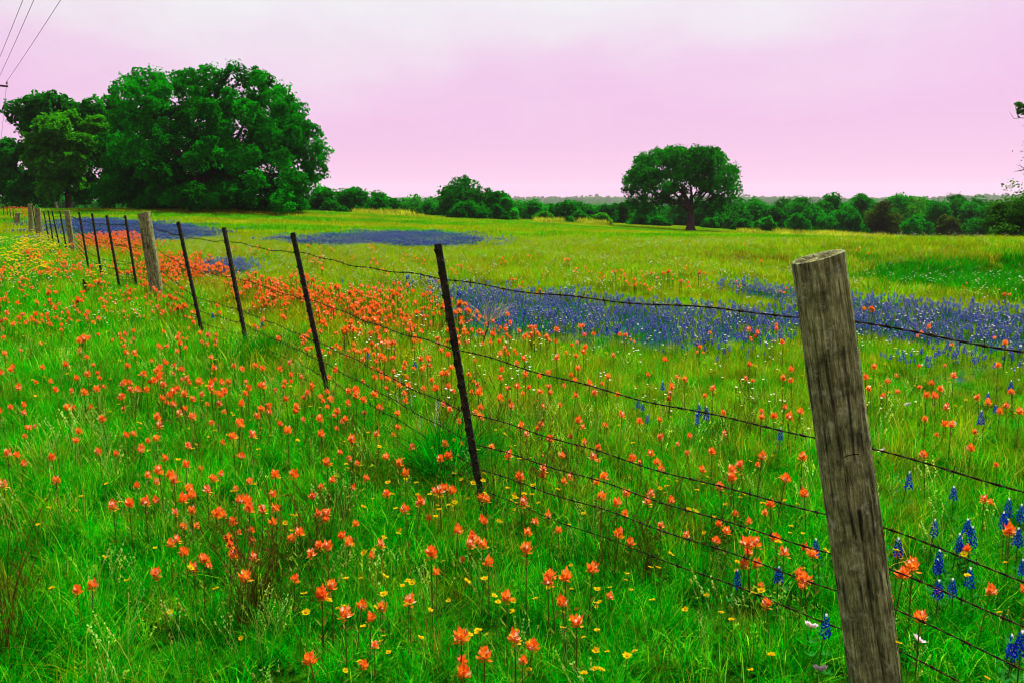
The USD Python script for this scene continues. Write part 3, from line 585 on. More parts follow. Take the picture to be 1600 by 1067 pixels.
crown_tree('oak_tree', 'dark tree cut off by the left edge of the photograph', (-10, 318), 110, [(0,230,14),(14,240,12),(-15,240,22),(8,265,16),(20,280,14),(0,290,16),(-20,290,22),(-45,260,30)], 16000, 0.42, DARKLEAF, 114, 3.0)

# hedge-like line of trees behind the field: foot x, top y, half width, distance, kind
ROW = [(505,294,28,128,0),(548,293,32,132,0),(585,300,22,140,0),(520,312,22,122,1),(612,311,19,150,0),(640,318,20,158,1),(668,319,20,160,0),(690,322,16,150,0),
       (722,279,34,138,0),(750,294,32,140,0),(778,300,26,142,0),(792,310,17,140,1),(735,315,30,132,0),(775,322,20,134,0),(832,313,24,160,0),(860,321,20,165,1),(885,315,24,158,0),(916,320,22,165,0),(945,320,22,170,0),(968,317,20,172,1),(1000,330,18,160,0),(1028,338,18,158,0),(905,330,16,150,1),(940,335,16,152,2),(850,332,14,150,2),
       (1128,336,20,175,0),(1152,330,22,168,1),(1182,318,24,178,0),(1212,326,22,170,0),(1242,319,28,180,1),(1272,324,26,176,0),(1300,307,24,190,0),(1322,324,24,174,0),(1346,306,22,192,0),(1378,319,27,166,3),(1404,306,28,190,0),(1432,308,28,188,2),(1462,318,26,176,0),(1492,304,24,196,0),(1516,320,24,178,1),(1542,326,24,170,0),(1245,338,20,160,0),(1195,342,18,156,1),(1290,342,22,160,0),(1335,340,20,160,0),(1435,340,24,160,0),(1480,342,22,158,3),(1525,345,22,150,1),(1160,345,16,152,0),(1575,330,26,172,0),(1620,322,30,175,0),(1110,345,14,165,0)]
ROW += [(x, (324 if x < 700 else 322 if x < 1060 else 315) + 5 * math.sin(x * 1.7), 27, 205 + 18 * math.sin(x * 0.9), k % 2) for k, x in enumerate(range(500, 1640, 27))]
SPECIAL = {8: 'tall round dark tree, highest of the clump between the huge oak and the lone oak', 9: 'dark tree leaning against the right of the tallest tree in the middle clump', 2: 'small dark tree at the right end of the clump beside the huge oak',
           34: 'brownish green rounded tree in the middle of the right tree row', 38: 'tree with a loose see-through top standing above the right tree row', 31: 'tall dark tree above the row, first to rise right of the lone oak',
           33: 'tall dark tree above the row, close behind the brownish rounded tree', 0: 'bushy dark tree touching the lower right of the huge oak', 16: 'rounded dark green tree midway between the middle clump and the lone oak'}
EXPL = {8: [(716,298,19),(700,312,16),(735,304,18),(724,289,13),(745,314,16),(706,328,14),(725,325,18),(750,330,14),(692,328,11),(712,310,18),(735,335,12)], 9: [(768,311,14),(757,322,16),(783,319,14),(796,328,10),(775,331,14),(760,336,12),(790,338,10),(748,316,12)]}
FRONT = {46: 'small brownish bush-like tree in the right part of the right tree row', 42: 'low rounded bush-like tree in the right row, just left of the thick post top'}
def seg(x): return 0 if x < 700 else 1 if x < 810 else 2 if x < 1060 else 3
SEG = ['dark green tree in the low row right of the huge oak', 'green tree in the clump between huge oak and lone oak', 'green tree in the low row left of the lone oak', 'green bushy tree in the long row right of the lone oak']
SEGG = ['tree row right of the huge oak', 'middle tree clump', 'tree row left of the lone oak', 'tree row right of the lone oak']
for n, (x, top, hw, D, kind) in enumerate(ROW):
    g = np.random.default_rng(300 + n); s = SPECIAL.get(n); X = (x - 800) / FPX * D; zb = H(X, D); pyb = 320 + (EYE[2] - zb) / D * FPX
    yb = min(pyb, 380); top -= 3 if x > 1100 else 0; hgt = yb - top; bl = []
    for q in range(18):
        a = g.uniform(-1, 1); v_ = g.uniform(0, 1); half = hw * math.sqrt(max(0.05, 1 - (max(0, v_ - 0.4) / 0.62) ** 2)); r = hw * g.uniform(0.32, 0.46)
        yy = yb - hgt * (0.12 + 0.88 * v_) + r * 0.8; bl.append((x + a * (half - r * 0.6), min(yy, yb - 3), r))
    bl.append((x + g.uniform(-.2, .2) * hw, top + hw * 0.42, hw * 0.42))
    row_kind = ', low front trees' if D < 163 else ', back trees'
    lab_row = SEG[seg(x)].replace('tree in', ('low tree at the front of' if D < 163 else 'tree at the back of'), 1)
    if n in EXPL: bl = EXPL[n]
    s = s or FRONT.get(n)
    tint = np.array([DARKLEAF, MIDLEAF, YLEAF, BRLEAF][kind]) * g.uniform(0.85, 1.2)
    if kind == 2: tint = tint * 0.75
    crown_tree('field_tree', s or lab_row, (x, yb), D, bl, 7500 if n != 38 else 4500, 0.42, tint, 300 + n, hw / FPX * D * 0.5, 0.25, None if s else SEGG[seg(x)] + row_kind, gap=0.20 if n != 38 else 0.42)

# tree at the right edge, most of it outside the picture
g = np.random.default_rng(140); D = 60.0; b = pt(1692, 405, np.array(D)); base = np.array([b[0], D, float(H(b[0], D))])
et = thing('oak_tree', 'tree reaching in from the right edge with bare twigs above', 'tree')
bl = px_blobs([(1590,345,26),(1566,348,20),(1550,362,15),(1576,376,14),(1600,318,20),(1575,328,16),(1596,372,18),(1590,368,14),(1640,335,45),(1690,310,60),(1650,270,30),(1720,230,60),(1760,300,60),(1640,372,26)], D, 2.0, g) + px_blobs([(1600, 170, 8), (1592, 163, 5), (1612, 182, 10), (1598, 178, 6)], D, 0.3, g)
trunk(et, base, pt(1685, 300, np.array(D)), 0.45, 0.3, g)
for (x0, y0, x1, y1, ra, rb) in ((1685,320,1560,385,.12,.02),(1685,310,1640,190,.16,.07),(1640,190,1584,186,.05,.012),(1584,186,1578,176,.014,.007),(1640,200,1592,160,.05,.012),(1688,300,1640,250,.12,.06),(1640,262,1586,268,.05,.01),(1605,265,1588,258,.02,.006),(1600,266,1592,256,.014,.006),(1600,267,1583,270,.014,.005),(1640,220,1597,196,.03,.008),(1600,380,1590,396,.03,.01),(1640,300,1600,286,.03,.008),(1596,270,1590,262,.01,.005),(1570,382,1556,380,.02,.01)):
    v, f = limb_mesh(pt(x0, y0, np.array(D)), pt(x1, y1, np.array(D)), ra, rb, g, 0.10); obj('branch', (v, f), M_BARK, et, True)
v, f, c = leaves(bl, 24000, 0.24, g, (0.02, 0.088, 0.006), 0.75, 0.33, 0.9); obj('crown', (v, f), M_LEAF, et, False, c)

# hazy woods on the far hills
def wood_proto(seed):
    g = np.random.default_rng(seed); bl = [(g.uniform(-2.6, 2.6), g.uniform(-2.6, 2.6), g.uniform(2.5, 6.5), *([g.uniform(1.6, 2.6)] * 3)) for _ in range(9)]
    mb = MB(); v, f, c = leaves(bl, 900, 1.1, g, MIDLEAF, 0.5); mb.add(v, f, c); v, f = tube([(0, 0, -1), (0, 0, 4)], [0.4, 0.3], 6); mb.add(v, f, (0.03, 0.03, 0.02)); return mb
g = np.random.default_rng(77); n = 26000; a = np.radians(g.uniform(-37, 37, n)); r = 260 * (6200 / 260) ** g.uniform(0, 1, n) ** 0.8; x, y = np.sin(a) * r, np.cos(a) * r
k = (wob(x, y, 0.008, 9) > -0.17) & (r > 235); x, y = x[k], y[k]
instancer('far_wood', [(f'hill_tree_{q}', wood_proto(600 + q)) for q in range(4)], M_LEAF, g.integers(4, size=len(x)), np.column_stack([x, y, H(x, y)]), g.uniform(0, 6.28, len(x)), g.uniform(0.42, 0.85, len(x)) * (1 + 1.2 * smoothstep(900, 3500, np.hypot(x, y))), 'stuff', 'hazy grey green woods on the low hills along the horizon', 'woods')

# yellow weeds along the far edge of the field
mb = MB(); blades(mb, 260, 1.1, (0.3, 0.9), (0.05, 0.10), [(0.26, 0.26, 0.01), (0.18, 0.22, 0.008), (0.10, 0.17, 0.006)], [4, 3, 2], 0.3, 0.4, 2)
g = np.random.default_rng(78); wx = []
for (x0, x1, y0, y1, n) in ((1100, 1600, 358, 371, 46), (560, 660, 331, 334, 16), (830, 1000, 348, 352, 8), (1260, 1330, 366, 368, 6)):
    t = g.uniform(0, 1, n); px = x0 + (x1 - x0) * t; D_ = g.uniform(118, 150, n); X = (px - 800) / FPX * D_; wx += list(zip(X, D_))
wx = np.array(wx); instancer('yellow_weeds', [('weed_mound', mb)], M_GRASS, np.zeros(len(wx), int), np.column_stack([wx, H(wx[:, 0], wx[:, 1])]), g.uniform(0, 6, len(wx)), g.uniform(0.8, 1.5, len(wx)), 'stuff', 'low mounds of yellow weeds in front of the far tree row', 'weeds')

# ---------------------------------------------------------------- utility pole and power lines
D = 60.0; pb = pt(-8, 330, np.array(D)); pbase = np.array([pb[0], D, float(H(pb[0], D))]); arm_l, arm_r = pt(-32, 131.5, np.array(D)), pt(14, 136, np.array(D))
ins_px = [(12.6, 130.5), (-1.5, 128.8), (-13, 127.6)]
up = thing('utility_pole', 'dark crossarm end of a utility pole at the left edge', 'utility pole')
topz = pt(-8, 118, np.array(D)); v, f = tube([pbase - [0, 0, .5], [pbase[0], D, topz[2]]], [0.16, 0.11], 10); obj('pole', (v, f), M_POLE, up, 40)
bx = trimesh.creation.box((np.linalg.norm(arm_r - arm_l), 0.10, 0.12)); M = np.eye(4); e = unit(arm_r - arm_l); M[:3, 0] = e; M[:3, 1] = [0, 1, 0]; M[:3, 2] = np.cross(e, [0, 1, 0]); M[:3, 3] = (arm_l + arm_r) / 2 + [0, -0.14, 0]; bx.apply_transform(M); obj('crossarm', bx, M_POLE, up)
heads = []
for (x, y) in ins_px:
    p = pt(x, y, np.array(D)) + [0, -0.14, 0]; prof = np.array([(0.012, -0.26), (0.012, -0.05), (0.07, -0.05), (0.075, -0.02), (0.04, 0.01), (0.06, 0.03), (0.05, 0.07), (0.0, 0.09)]); m = trimesh.creation.revolve(prof, sections=12); m.apply_translation(p); obj('insulator', m, M_PORC, up, 40); heads.append(p + [0, 0, 0.09])
ends = [(95, 0), (53, 0), (36, 0)]; wl = ['rightmost of the three power lines crossing the top left corner', 'middle one of the three power lines in the top left corner', 'leftmost of the three power lines in the top left corner']
for n, (h0, (ex, ey)) in enumerate(zip(heads, ends)):
    P1 = pt(ex, ey, np.array(35.0)); d = (P1 - h0); s1 = 1.0; T = (60.0 + 20) / (60 - 35); t = np.linspace(0, T, 60)[:, None]
    c = h0 + d * t; c[:, 2] += (t[:, 0] * (t[:, 0] - 1)) * 0.12
    v, f = tube(c, 0.011, 5); o = obj('power_line', (v, f), M_CABLE, None, True); tag(o, wl[n], 'power line')
t = np.linspace(0, 1, 30)[:, None]; q = pt(-12, 262, np.array(140.0)); c = heads[0] * (1 - t) + q * t; c[:, 2] -= 1.6 * 4 * (t * (1 - t))[:, 0]
v, f = tube(c, 0.011, 5); o = obj('power_line', (v, f), M_CABLE, None, True); tag(o, 'thin line running down behind the crossarm at the left edge', 'power line')
# ---------------------------------------------------------------- wild flowers
def petal(mb, p, d, nrm, L, w, c, c2=None, cup=0.25):
    s = unit(np.cross(d, nrm)) * w * 0.5; q = p + d * L * 0.55 + nrm * L * cup * 0.3; e = p + d * L + nrm * L * cup
    c = np.asarray(c, float); c2 = c if c2 is None else np.asarray(c2, float)
    mb.add([p - s * 0.35, p + s * 0.35, q + s, e, q - s], [[0, 1, 2], [0, 2, 4], [4, 2, 3]], np.array([c, c, (c + c2) / 2, c2, (c + c2) / 2]))
RED = np.array([0.72, 0.050, 0.008]); ORG = np.array([0.74, 0.150, 0.012]); YEL = np.array([0.55, 0.27, 0.015]); PALE = np.array([0.66, 0.40, 0.27])
def stem_of(h, lean, g, r=0.0022, col=(0.05, 0.085, 0.01)):
    t = np.linspace(0, 1, 6); d = g.uniform(0, 2 * PI); p = np.column_stack([lean * t ** 1.6 * math.cos(d), lean * t ** 1.6 * math.sin(d), h * t])
    mb = MB(); v, f = tube(p, np.linspace(r, r * 0.7, 6), 5); mb.add(v, f, col); return p, mb
def stem_leaves(p, n, L, w, col, g):
    mb = MB()
    for k in range(n):
        q = p[g.integers(1, len(p) - 1)]; a = g.uniform(0, 2 * PI); d = unit(np.array([math.cos(a), math.sin(a), g.uniform(0.2, 1.0)]))
        petal(mb, q, d, np.array([0, 0, 1.0]), L * g.uniform(0.6, 1.2), w, np.asarray(col) * g.uniform(0.7, 1.3))
    return mb
def brush_parts(seed):
    "orange paintbrush: leafy stem under a ragged head of upturned bracts"
    g = np.random.default_rng(seed); p, st = stem_of(0.27, 0.03 * g.uniform(), g, 0.0025, (0.06, 0.09, 0.006)); lv = stem_leaves(p, 12, 0.035, 0.006, (0.09, 0.11, 0.010), g); hd = MB()
    warm = 0.35 + 0.65 * g.uniform(); top = p[-1]; H_ = g.uniform(0.014, 0.025)
    for k in range(30):
        u = (k + g.uniform()) / 30; a = k * 2.4 + g.normal(0, .3); e = 0.05 + 1.05 * u + g.normal(0, .2); d = unit(np.array([math.cos(a) * math.cos(e), math.sin(a) * math.cos(e), math.sin(e)]))
        q = top + np.array([math.cos(a), math.sin(a), 0]) * 0.005 + [0, 0, (u - 0.75) * H_]
        tip = (RED * (1 - warm) + ORG * warm) * g.uniform(0.8, 1.2); base = YEL * (0.55 if u < .3 else 0.9)
        if g.uniform() < 0.15: tip = PALE * g.uniform(0.8, 1.1)
        if u < 0.22: tip = YEL * g.uniform(.6, 1.0) + ORG * .2
        petal(hd, q, d, unit(np.array([-math.cos(a) * .6, -math.sin(a) * .6, 1.0])), g.uniform(0.017, 0.028), g.uniform(0.012, 0.017), base * 0.4 + tip * 0.6, tip, g.uniform(0.0, 0.5))
    return dict(stem=st, foliage=lv, flower_head=hd)
def daisy_parts(seed):
    g = np.random.default_rng(seed); p, st = stem_of(0.20, 0.05 * g.uniform(), g, 0.0012, (0.03, 0.14, 0.008)); lv = stem_leaves(p, 5, 0.03, 0.004, LUSH, g); hd = MB(); n = 8; c = p[-1]; tl, td = g.uniform(0.1, 0.7), g.uniform(0, 6.28); up_ = np.array([math.sin(tl) * math.cos(td), math.sin(tl) * math.sin(td), math.cos(tl)]); e1 = unit(np.cross(up_, [0.3, 1.0, 0])); e2 = np.cross(up_, e1)
    for k in range(n):
        a = 2 * PI * k / n + g.normal(0, .1); d = e1 * math.cos(a) + e2 * math.sin(a) + up_ * g.uniform(-.05, .45); petal(hd, c, d, up_, 0.0112, 0.0095, (0.48, 0.32, 0.002), (0.50, 0.37, 0.003), 0.1)
    m = trimesh.creation.icosphere(1, 0.0042); m.vertices[:, 2] *= 0.6; m.apply_translation(c + [0, 0, 0.001]); ct = MB(); ct.add(m.vertices, m.faces, (0.40, 0.20, 0.004)); return dict(stem=st, foliage=lv, petals=hd, flower_center=ct)
BLU = np.array([0.005, 0.020, 0.31])
def lupin_parts(seed, white=0.18):
    g = np.random.default_rng(seed); p, st = stem_of(0.25, 0.03 * g.uniform(), g, 0.0025, (0.03, 0.10, 0.012)); lv = MB()
    for k in range(5):
        q = p[g.integers(1, 5)]; a0 = g.uniform(0, 6.28); o_ = q + np.array([math.cos(a0), math.sin(a0), .5]) * 0.03
        for j in range(5): a = a0 + j * 1.257; petal(lv, o_, unit(np.array([math.cos(a), math.sin(a), .35])), np.array([0, 0, 1.0]), 0.026, 0.010, (0.012, 0.11, 0.012))
    hd = MB(); n = 42; L = g.uniform(0.06, 0.08)
    for k in range(n):
        u = (k + g.uniform()) / n; a = k * 2.4; r = 0.0145 * (1 - 0.72 * u) + 0.002; q = p[-1] + [0, 0, (u - 0.9) * L]; d = np.array([math.cos(a), math.sin(a), 0.45]); s = np.array([-math.sin(a), math.cos(a), 0]); R_ = 0.0062 * (1 - .45 * u)
        c = BLU * g.uniform(0.7, 1.5)
        o_ = q + d * r; z = np.array([0, 0, 1.0]); col = [c, c, c * 1.1, c, c * 0.9]
        hd.add([o_ - s * R_, o_ + s * R_, o_ + z * R_ * 1.2, o_ - z * R_, o_ + d * R_], [[0, 4, 2], [4, 1, 2], [0, 3, 4], [3, 1, 4]], np.array(col))
        if g.uniform() < white * 0.55 and u < 0.8: e = o_ + d * R_ * 1.02; w = R_ * (.42 if white < 1 else .62); hd.add([e - s * w, e + s * w, e + z * w * 1.4], [[0, 1, 2]], (0.6, 0.6, 0.62))
    tp = MB()
    for k in range(10):
        u = k / 10; a = k * 2.4; q = p[-1] + [0, 0, 0.1 * L + u * L * 0.12]; d = np.array([math.cos(a), math.sin(a), .7]); petal(tp, q, unit(d), np.array([0, 0, 1.0]), 0.006, 0.004, (0.55, 0.58, 0.55))
    return dict(stem=st, foliage=lv, flower_spike=hd, spike_tip=tp)
def primrose_parts(seed):
    g = np.random.default_rng(seed); p, st = stem_of(0.2, 0.03, g, 0.0018, (0.03, 0.12, 0.01)); lv = stem_leaves(p, 7, 0.05, 0.012, LUSH, g); hd = MB()
    t = g.uniform(0, 6.28); ax = unit(np.array([math.cos(t) * .6, -abs(math.sin(t)) * .6 - .2, 1.0])); e1 = unit(np.cross(ax, [1.0, .2, 0])); e2 = np.cross(ax, e1)
    for k in range(4):
        a = k * PI / 2; d = unit(e1 * math.cos(a) + e2 * math.sin(a) + ax * 0.35)
        for w0 in (-.35, 0, .35): dd = unit(d + (e2 * math.cos(a) - e1 * math.sin(a)) * w0); petal(hd, p[-1], dd, ax, 0.030, 0.022, (0.5, 0.46, 0.36), (0.66, 0.54, 0.58), 0.35)
    return dict(stem=st, foliage=lv, petals=hd)
def lav_parts(seed):
    g = np.random.default_rng(seed); p, st = stem_of(0.34, 0.04, g, 0.0018, (0.14, 0.18, 0.03)); hd = MB()
    for k in range(16): a = k * 2.4; q = p[-1] + [0, 0, -0.09 * (k / 16)]; petal(hd, q, unit(np.array([math.cos(a), math.sin(a), .2])), np.array([0, 0, 1.0]), 0.010, 0.006, (0.30, 0.22, 0.46), (0.40, 0.32, 0.55))
    return dict(stem=st, foliage=stem_leaves(p, 8, 0.05, 0.005, OLIVE, g), flower_spike=hd)
def joined(parts):
    mb = MB()
    for q in parts.values(): v, f, c = q.arrays(); mb.add(v, f, c)
    return mb
KINDS = dict(brush=('paintbrush_flower', 'flower', [brush_parts(s) for s in range(900, 908)]), daisy=('yellow_daisy', 'flower', [daisy_parts(s) for s in range(920, 928)]),
             lupin=('bluebonnet_flower', 'flower', [lupin_parts(s) for s in range(930, 934)]), prim=('primrose_flower', 'flower', [primrose_parts(s) for s in range(940, 944)]), lav=('lavender_flower', 'flower', [lav_parts(s) for s in range(950, 953)]))
SRC = {}
def plant(kind, var, xy, s, rz, label, group=None):
    name, cat, vs = KINDS[kind]; var %= len(vs); loc = (xy[0], xy[1], float(H(xy[0], xy[1])))
    if (kind, var) in SRC: return copy_of(SRC[kind, var], name, label, cat, loc, rz, s, group or '')
    t = thing(name, label, cat, loc, rz or .001, s if s != 1 else 1.001, group or ''); SRC[kind, var] = t
    for pn, mb in vs[var].items(): mb.build(pn, M_STEM if pn in ('stem', 'foliage') else M_PETAL, t)
    return t
def crop(x0, y0, lst): return [(x0 + x / 2.807, y0 + y / 2.807) for x, y in lst]
BR = []
BR += crop(0, 440, [(47,185),(100,192),(160,208),(222,212),(262,205),(283,208),(72,130),(430,230),(470,120),(8,262),(95,288),(185,270),(392,253),(385,285),(548,215),(588,222),(710,282),(735,270),(548,288),(690,322),(778,338),(652,346),(380,340),(350,352),(430,372),(408,385),(428,408),(455,430),(545,368),(605,385),(708,370),(760,413),(800,410),(820,418),(920,390),(1025,380),(825,210),(855,213),(880,250),(940,270),(910,298),(25,370),(48,398),(75,380),(150,408),(187,398),(210,412),(5,455),(65,487),(50,562),(105,588),(20,578),(125,638),(155,645),(105,677),(300,570),(320,585),(342,662),(360,478),(390,480),(395,520),(370,520),(310,435),(465,605),(430,575),(560,408),(530,468),(585,480),(555,510),(583,522),(610,432),(645,505),(710,452),(695,510),(720,515),(735,535),(710,570),(745,618),(790,475),(800,490),(840,452),(815,522),(848,550),(790,580),(815,605),(905,508),(930,462),(955,470),(995,490),(1000,455),(945,515),(950,540),(965,573),(940,620),(1063,428),(1120,428),(1155,428),(1060,550),(1048,630),(1038,648),(1025,690),(1105,685),(1225,430),(1272,403),(1325,418),(1250,435),(1270,465),(1240,480),(1205,465),(1165,495),(1145,512),(1260,505),(1180,540),(1372,470),(1405,515),(1290,583),(1305,600),(1345,610),(1130,610),(1190,610),(1240,640),(1262,680),(1415,600),(1435,568),(1480,590),(1515,590),(1530,520),(1500,625),(1470,650),(560,675),(590,690),(705,655),(660,702),(685,685)])
BR += crop(0, 687, [(32,68),(70,70),(320,10),(240,70),(445,45),(525,80),(598,40),(645,48),(655,10),(705,75),(820,18),(965,5),(1035,90),(1050,82),(85,128),(15,182),(245,188),(810,125),(755,142),(710,148),(660,158),(690,195),(765,203),(890,120),(958,140),(915,155),(945,200),(1035,208),(1200,182),(1198,230),(1285,188),(1095,185),(1440,188),(1418,208),(1385,262),(1435,125),(1405,10),(600,210),(835,240),(870,240),(910,242),(800,262),(640,275),(663,292),(502,302),(572,318),(840,316),(770,328),(962,318),(980,358),(935,325),(1030,290),(1082,283),(1088,308),(1145,330),(1208,295),(1102,380),(1045,410),(1035,365),(1180,380),(805,385),(862,385),(775,443),(748,478),(825,503),(885,532),(925,545),(850,555),(1005,495),(1040,508),(985,448),(1105,467),(1120,530),(1410,345),(1375,355),(1280,455),(1305,435),(1365,527),(395,665),(345,690),(725,618),(1080,638),(1280,612),(1405,710),(1455,665),(1405,988)])
BR += crop(500, 687, [(400,20),(618,40),(557,40),(145,103),(175,118),(305,82),(348,97),(530,90),(570,90),(375,148),(40,185),(15,208),(32,128),(200,195),(310,260),(130,222),(390,305),(412,280),(30,322),(478,345),(155,395),(110,467),(35,493),(15,452),(270,480),(215,505),(105,422),(600,203),(500,230),(530,240),(572,210),(727,258),(728,288),(690,345),(742,388),(590,418),(640,462),(665,465),(690,460),(715,470),(635,535),(490,535),(510,588),(740,580),(820,718),(397,717),(275,752),(10,710),(215,800),(155,775),(235,898),(615,925),(860,888),(895,938),(885,968),(718,978),(622,1015),(640,1050),(188,1035),(110,755),(885,188),(830,75),(752,38),(900,303),(985,20),(955,365),(990,350),(910,420),(1045,425),(1005,640),(1035,620),(1078,600),(1175,585),(1268,660),(1085,742),(1128,798),(905,505),(1210,195),(1248,190),(1225,95),(1150,20),(1195,65),(1210,35),(1045,75),(990,145),(980,115),(1070,180),(1100,178),(1235,260),(1345,242),(1300,308),(1328,345),(1435,262),(1455,245),(1530,290),(1290,432),(1362,465),(1495,390),(1365,110),(1408,100),(1495,95),(1455,88),(1475,145)])
BR += crop(1040, 687, [(110,62),(203,75),(290,155),(310,200),(352,128),(392,122),(408,90),(597,90),(495,185),(160,150),(260,232),(465,298),(432,330),(625,278),(300,345),(355,372),(240,380),(268,410),(500,428),(515,475),(360,450),(382,480),(408,462),(370,515),(92,440),(195,480),(598,475),(668,530),(395,565),(345,570),(418,655),(600,600),(590,638),(640,635),(467,752),(1152,92),(1335,48),(1460,105),(1400,260),(1415,275),(1500,420),(1515,405),(1018,522),(1083,572),(1080,610),(1005,635),(1010,720),(1385,700),(1560,670),(1195,670),(1320,495),(1115,790)])
BR += crop(1040, 440, [(1010,382),(1110,388),(912,420),(1262,437),(1458,405),(1235,330),(1490,290),(1490,310),(1205,485),(1180,510),(1190,545),(1140,555),(1235,570),(1140,618),(1218,618),(1250,655),(1185,662),(1460,570),(1385,570),(1355,668),(1530,525),(1550,575),(1505,545),(890,485),(940,490),(555,437),(515,450),(570,560),(512,555),(560,480),(420,540),(480,585),(540,612),(175,500),(208,485),(85,450),(50,440),(365,395),(378,415),(350,445),(185,245),(395,235),(485,220),(485,245),(260,665),(15,490),(15,530),(90,680),(55,710),(420,618),(250,550),(1120,235),(1105,245),(1150,245),(1265,255),(1440,240)])
BR += crop(500, 440, [(720,490),(775,578),(665,480),(700,575),(690,550),(720,605),(705,600),(820,225),(860,230),(930,215),(645,230),(645,255),(640,300),(560,342),(1105,258),(1140,250),(1160,240),(1130,290),(1155,290),(1165,310),(1200,270),(1305,272),(1290,315),(1080,318),(1160,330),(845,310),(790,310),(790,340),(830,345),(855,340),(1040,418),(1132,398),(950,450),(920,465),(1000,455),(1135,460),(1175,450),(1262,470),(1240,432),(825,470),(825,540),(835,520),(870,510),(900,512),(985,520),(1010,530),(965,555),(1050,565),(605,605),(570,560),(530,515),(545,525),(600,520),(470,525),(385,525),(400,525),(365,527),(120,522),(140,522),(195,570),(185,600),(245,592),(95,590),(60,590),(340,595),(250,678),(335,660),(320,685),(140,715),(75,740),(160,575),(1305,550),(1320,590),(1245,625),(1395,618),(1490,618),(1500,340),(1530,375),(1450,390),(1125,625),(1155,645),(945,640),(970,640),(870,645),(910,675),(880,650),(1110,680),(1150,715),(1515,680),(1530,500),(1530,540),
    (240,370),(265,375),(300,365),(320,380),(230,400),(255,410),(285,400),(245,430),(270,435),(300,440),(330,460),(350,465),(380,415),(450,430),(490,415),(465,385),(375,360),(190,385),(130,320),(160,310),(200,335),(175,340)])
BR = np.array(BR); g = np.random.default_rng(41)
bh = g.uniform(0.17, 0.29, len(BR)); bxy = ground_at(BR[:, 0], BR[:, 1], bh); ok = (bxy[:, 1] > 1.9) & (bxy[:, 1] < 24); BR, bh, bxy = BR[ok], bh[ok], bxy[ok]
# drop near-duplicates from the overlapping readings
keep = []
for k in range(len(BR)):
    if all((abs(BR[k] - BR[q]) > 3).any() for q in keep[-420:]): keep.append(k)
BR, bh, bxy = BR[keep], bh[keep], bxy[keep]
BSPEC = {(141, 924): 'left big paintbrush pair, its taller redder head, alone in the lower left grass', (123, 933): 'left big paintbrush pair, its lower paler head, in the lower left grass', (577, 972): 'large ragged orange paintbrush left of the bottom middle', (1278, 876): 'bright red paintbrush almost touching the left side of the thick wooden post',
         (1253, 856): 'round red paintbrush second nearest to the left side of the thick post', (1539, 780): 'tall thick paintbrush right of the thick post beside the bluebonnets', (1574, 837): 'red paintbrush among the bluebonnets near the right edge', (1403, 873): 'red paintbrush close to the right side of the thick post', (1398, 913): 'orange paintbrush touching the right side of the thick post, lower one',
         (1533, 936): 'orange paintbrush standing alone under the lower right wires', (1595, 926): 'paintbrush cut by the right edge of the photograph', (756, 1035): 'red paintbrush at the bottom edge, left of the middle', (721, 1048): 'paintbrush with a drooping second head at the bottom edge', (902, 971): 'orange paintbrush low in the bottom middle, right one of a pair', (886, 951): 'small red paintbrush low in the bottom middle, left one of a pair',
         (774, 645): 'round red paintbrush just right of the nearest steel post', (756, 614): 'big red paintbrush right of the nearest steel post', (545, 627): 'wide flat cluster of orange bracts right of the second steel post', (1189, 920): 'orange paintbrush left of the thick post, above a flattened patch', (1206, 955): 'lone paintbrush low in the grass left of the thick post', (567, 1056): 'orange paintbrush at the bottom edge left of the middle', (455, 908): 'red paintbrush with a pale tip above the dark brown patch', (384, 915): 'round orange paintbrush at the left of the dark brown patch'}
span_names = ['between the thick post and the nearest steel post', 'between the nearest and second steel posts', 'between the second and third steel posts', 'beyond the third steel post']
span_at = [posts_at for posts_at in sorted(q[0] for q in posts)]
def zone_of(x, y, px, what):
    S, a = side(x, y), along(x, y); k = sum(a > t for t in (span_at[2], span_at[3], span_at[4]))
    if S > 0.0:
        if a < 0.2: return f'{what} in the field grass right of the thick wooden post, ' + ('beneath the wires' if S < 1.0 else 'well into the field')
        return f'{what} ' + ('close' if S < 1.3 else 'well') + f' behind the fence {span_names[k]}'
    if y < 3.3: return f'{what} along the bottom edge of the picture, ' + ('lower left' if px < 400 else 'lower middle' if px < 800 else 'left of the thick post')
    if y < 4.2: return f'{what} in the nearest roadside grass, ' + ('lower left' if px < 400 else 'lower middle' if px < 800 else 'left of the thick post')
    if y < 6.5: return f'{what} in the roadside grass, middle distance, ' + ('at the left' if px < 330 else 'left of the nearest steel post')
    return f'{what} in front of the fence, farther off at the left'
order = np.argsort(bxy[:, 1]); ind, rest = order[:300], order[300:]; used = set()
for k in ind:
    lab = None
    for c_, t_ in BSPEC.items():
        if t_ not in used and abs(BR[k, 0] - c_[0]) < 5 and abs(BR[k, 1] - c_[1]) < 5: lab = t_; used.add(t_); break
    grp = None
    if lab is None:
        lab = zone_of(*bxy[k], BR[k, 0], 'orange red paintbrush'); grp = lab.replace('orange red paintbrush', 'paintbrushes')
    plant('brush', int(g.integers(8)), bxy[k], float(bh[k] / 0.27 * g.uniform(0.92, 1.1)), float(g.uniform(0, 6.28)), lab, grp)
def in_polys(polys, dens, g, jit=0.3):
    out = []
    for p in polys:
        if p.area <= 0: continue
        x0, y0, x1, y1 = p.bounds; n = int((x1 - x0) * (y1 - y0) * dens)
        if n > 400000: n = 400000
        q = np.column_stack([g.uniform(x0, x1, n), g.uniform(y0, y1, n)]); q = q[shapely.contains_xy(p, q[:, 0], q[:, 1])]; out.append(q + g.normal(0, jit, q.shape))
    return np.vstack(out)
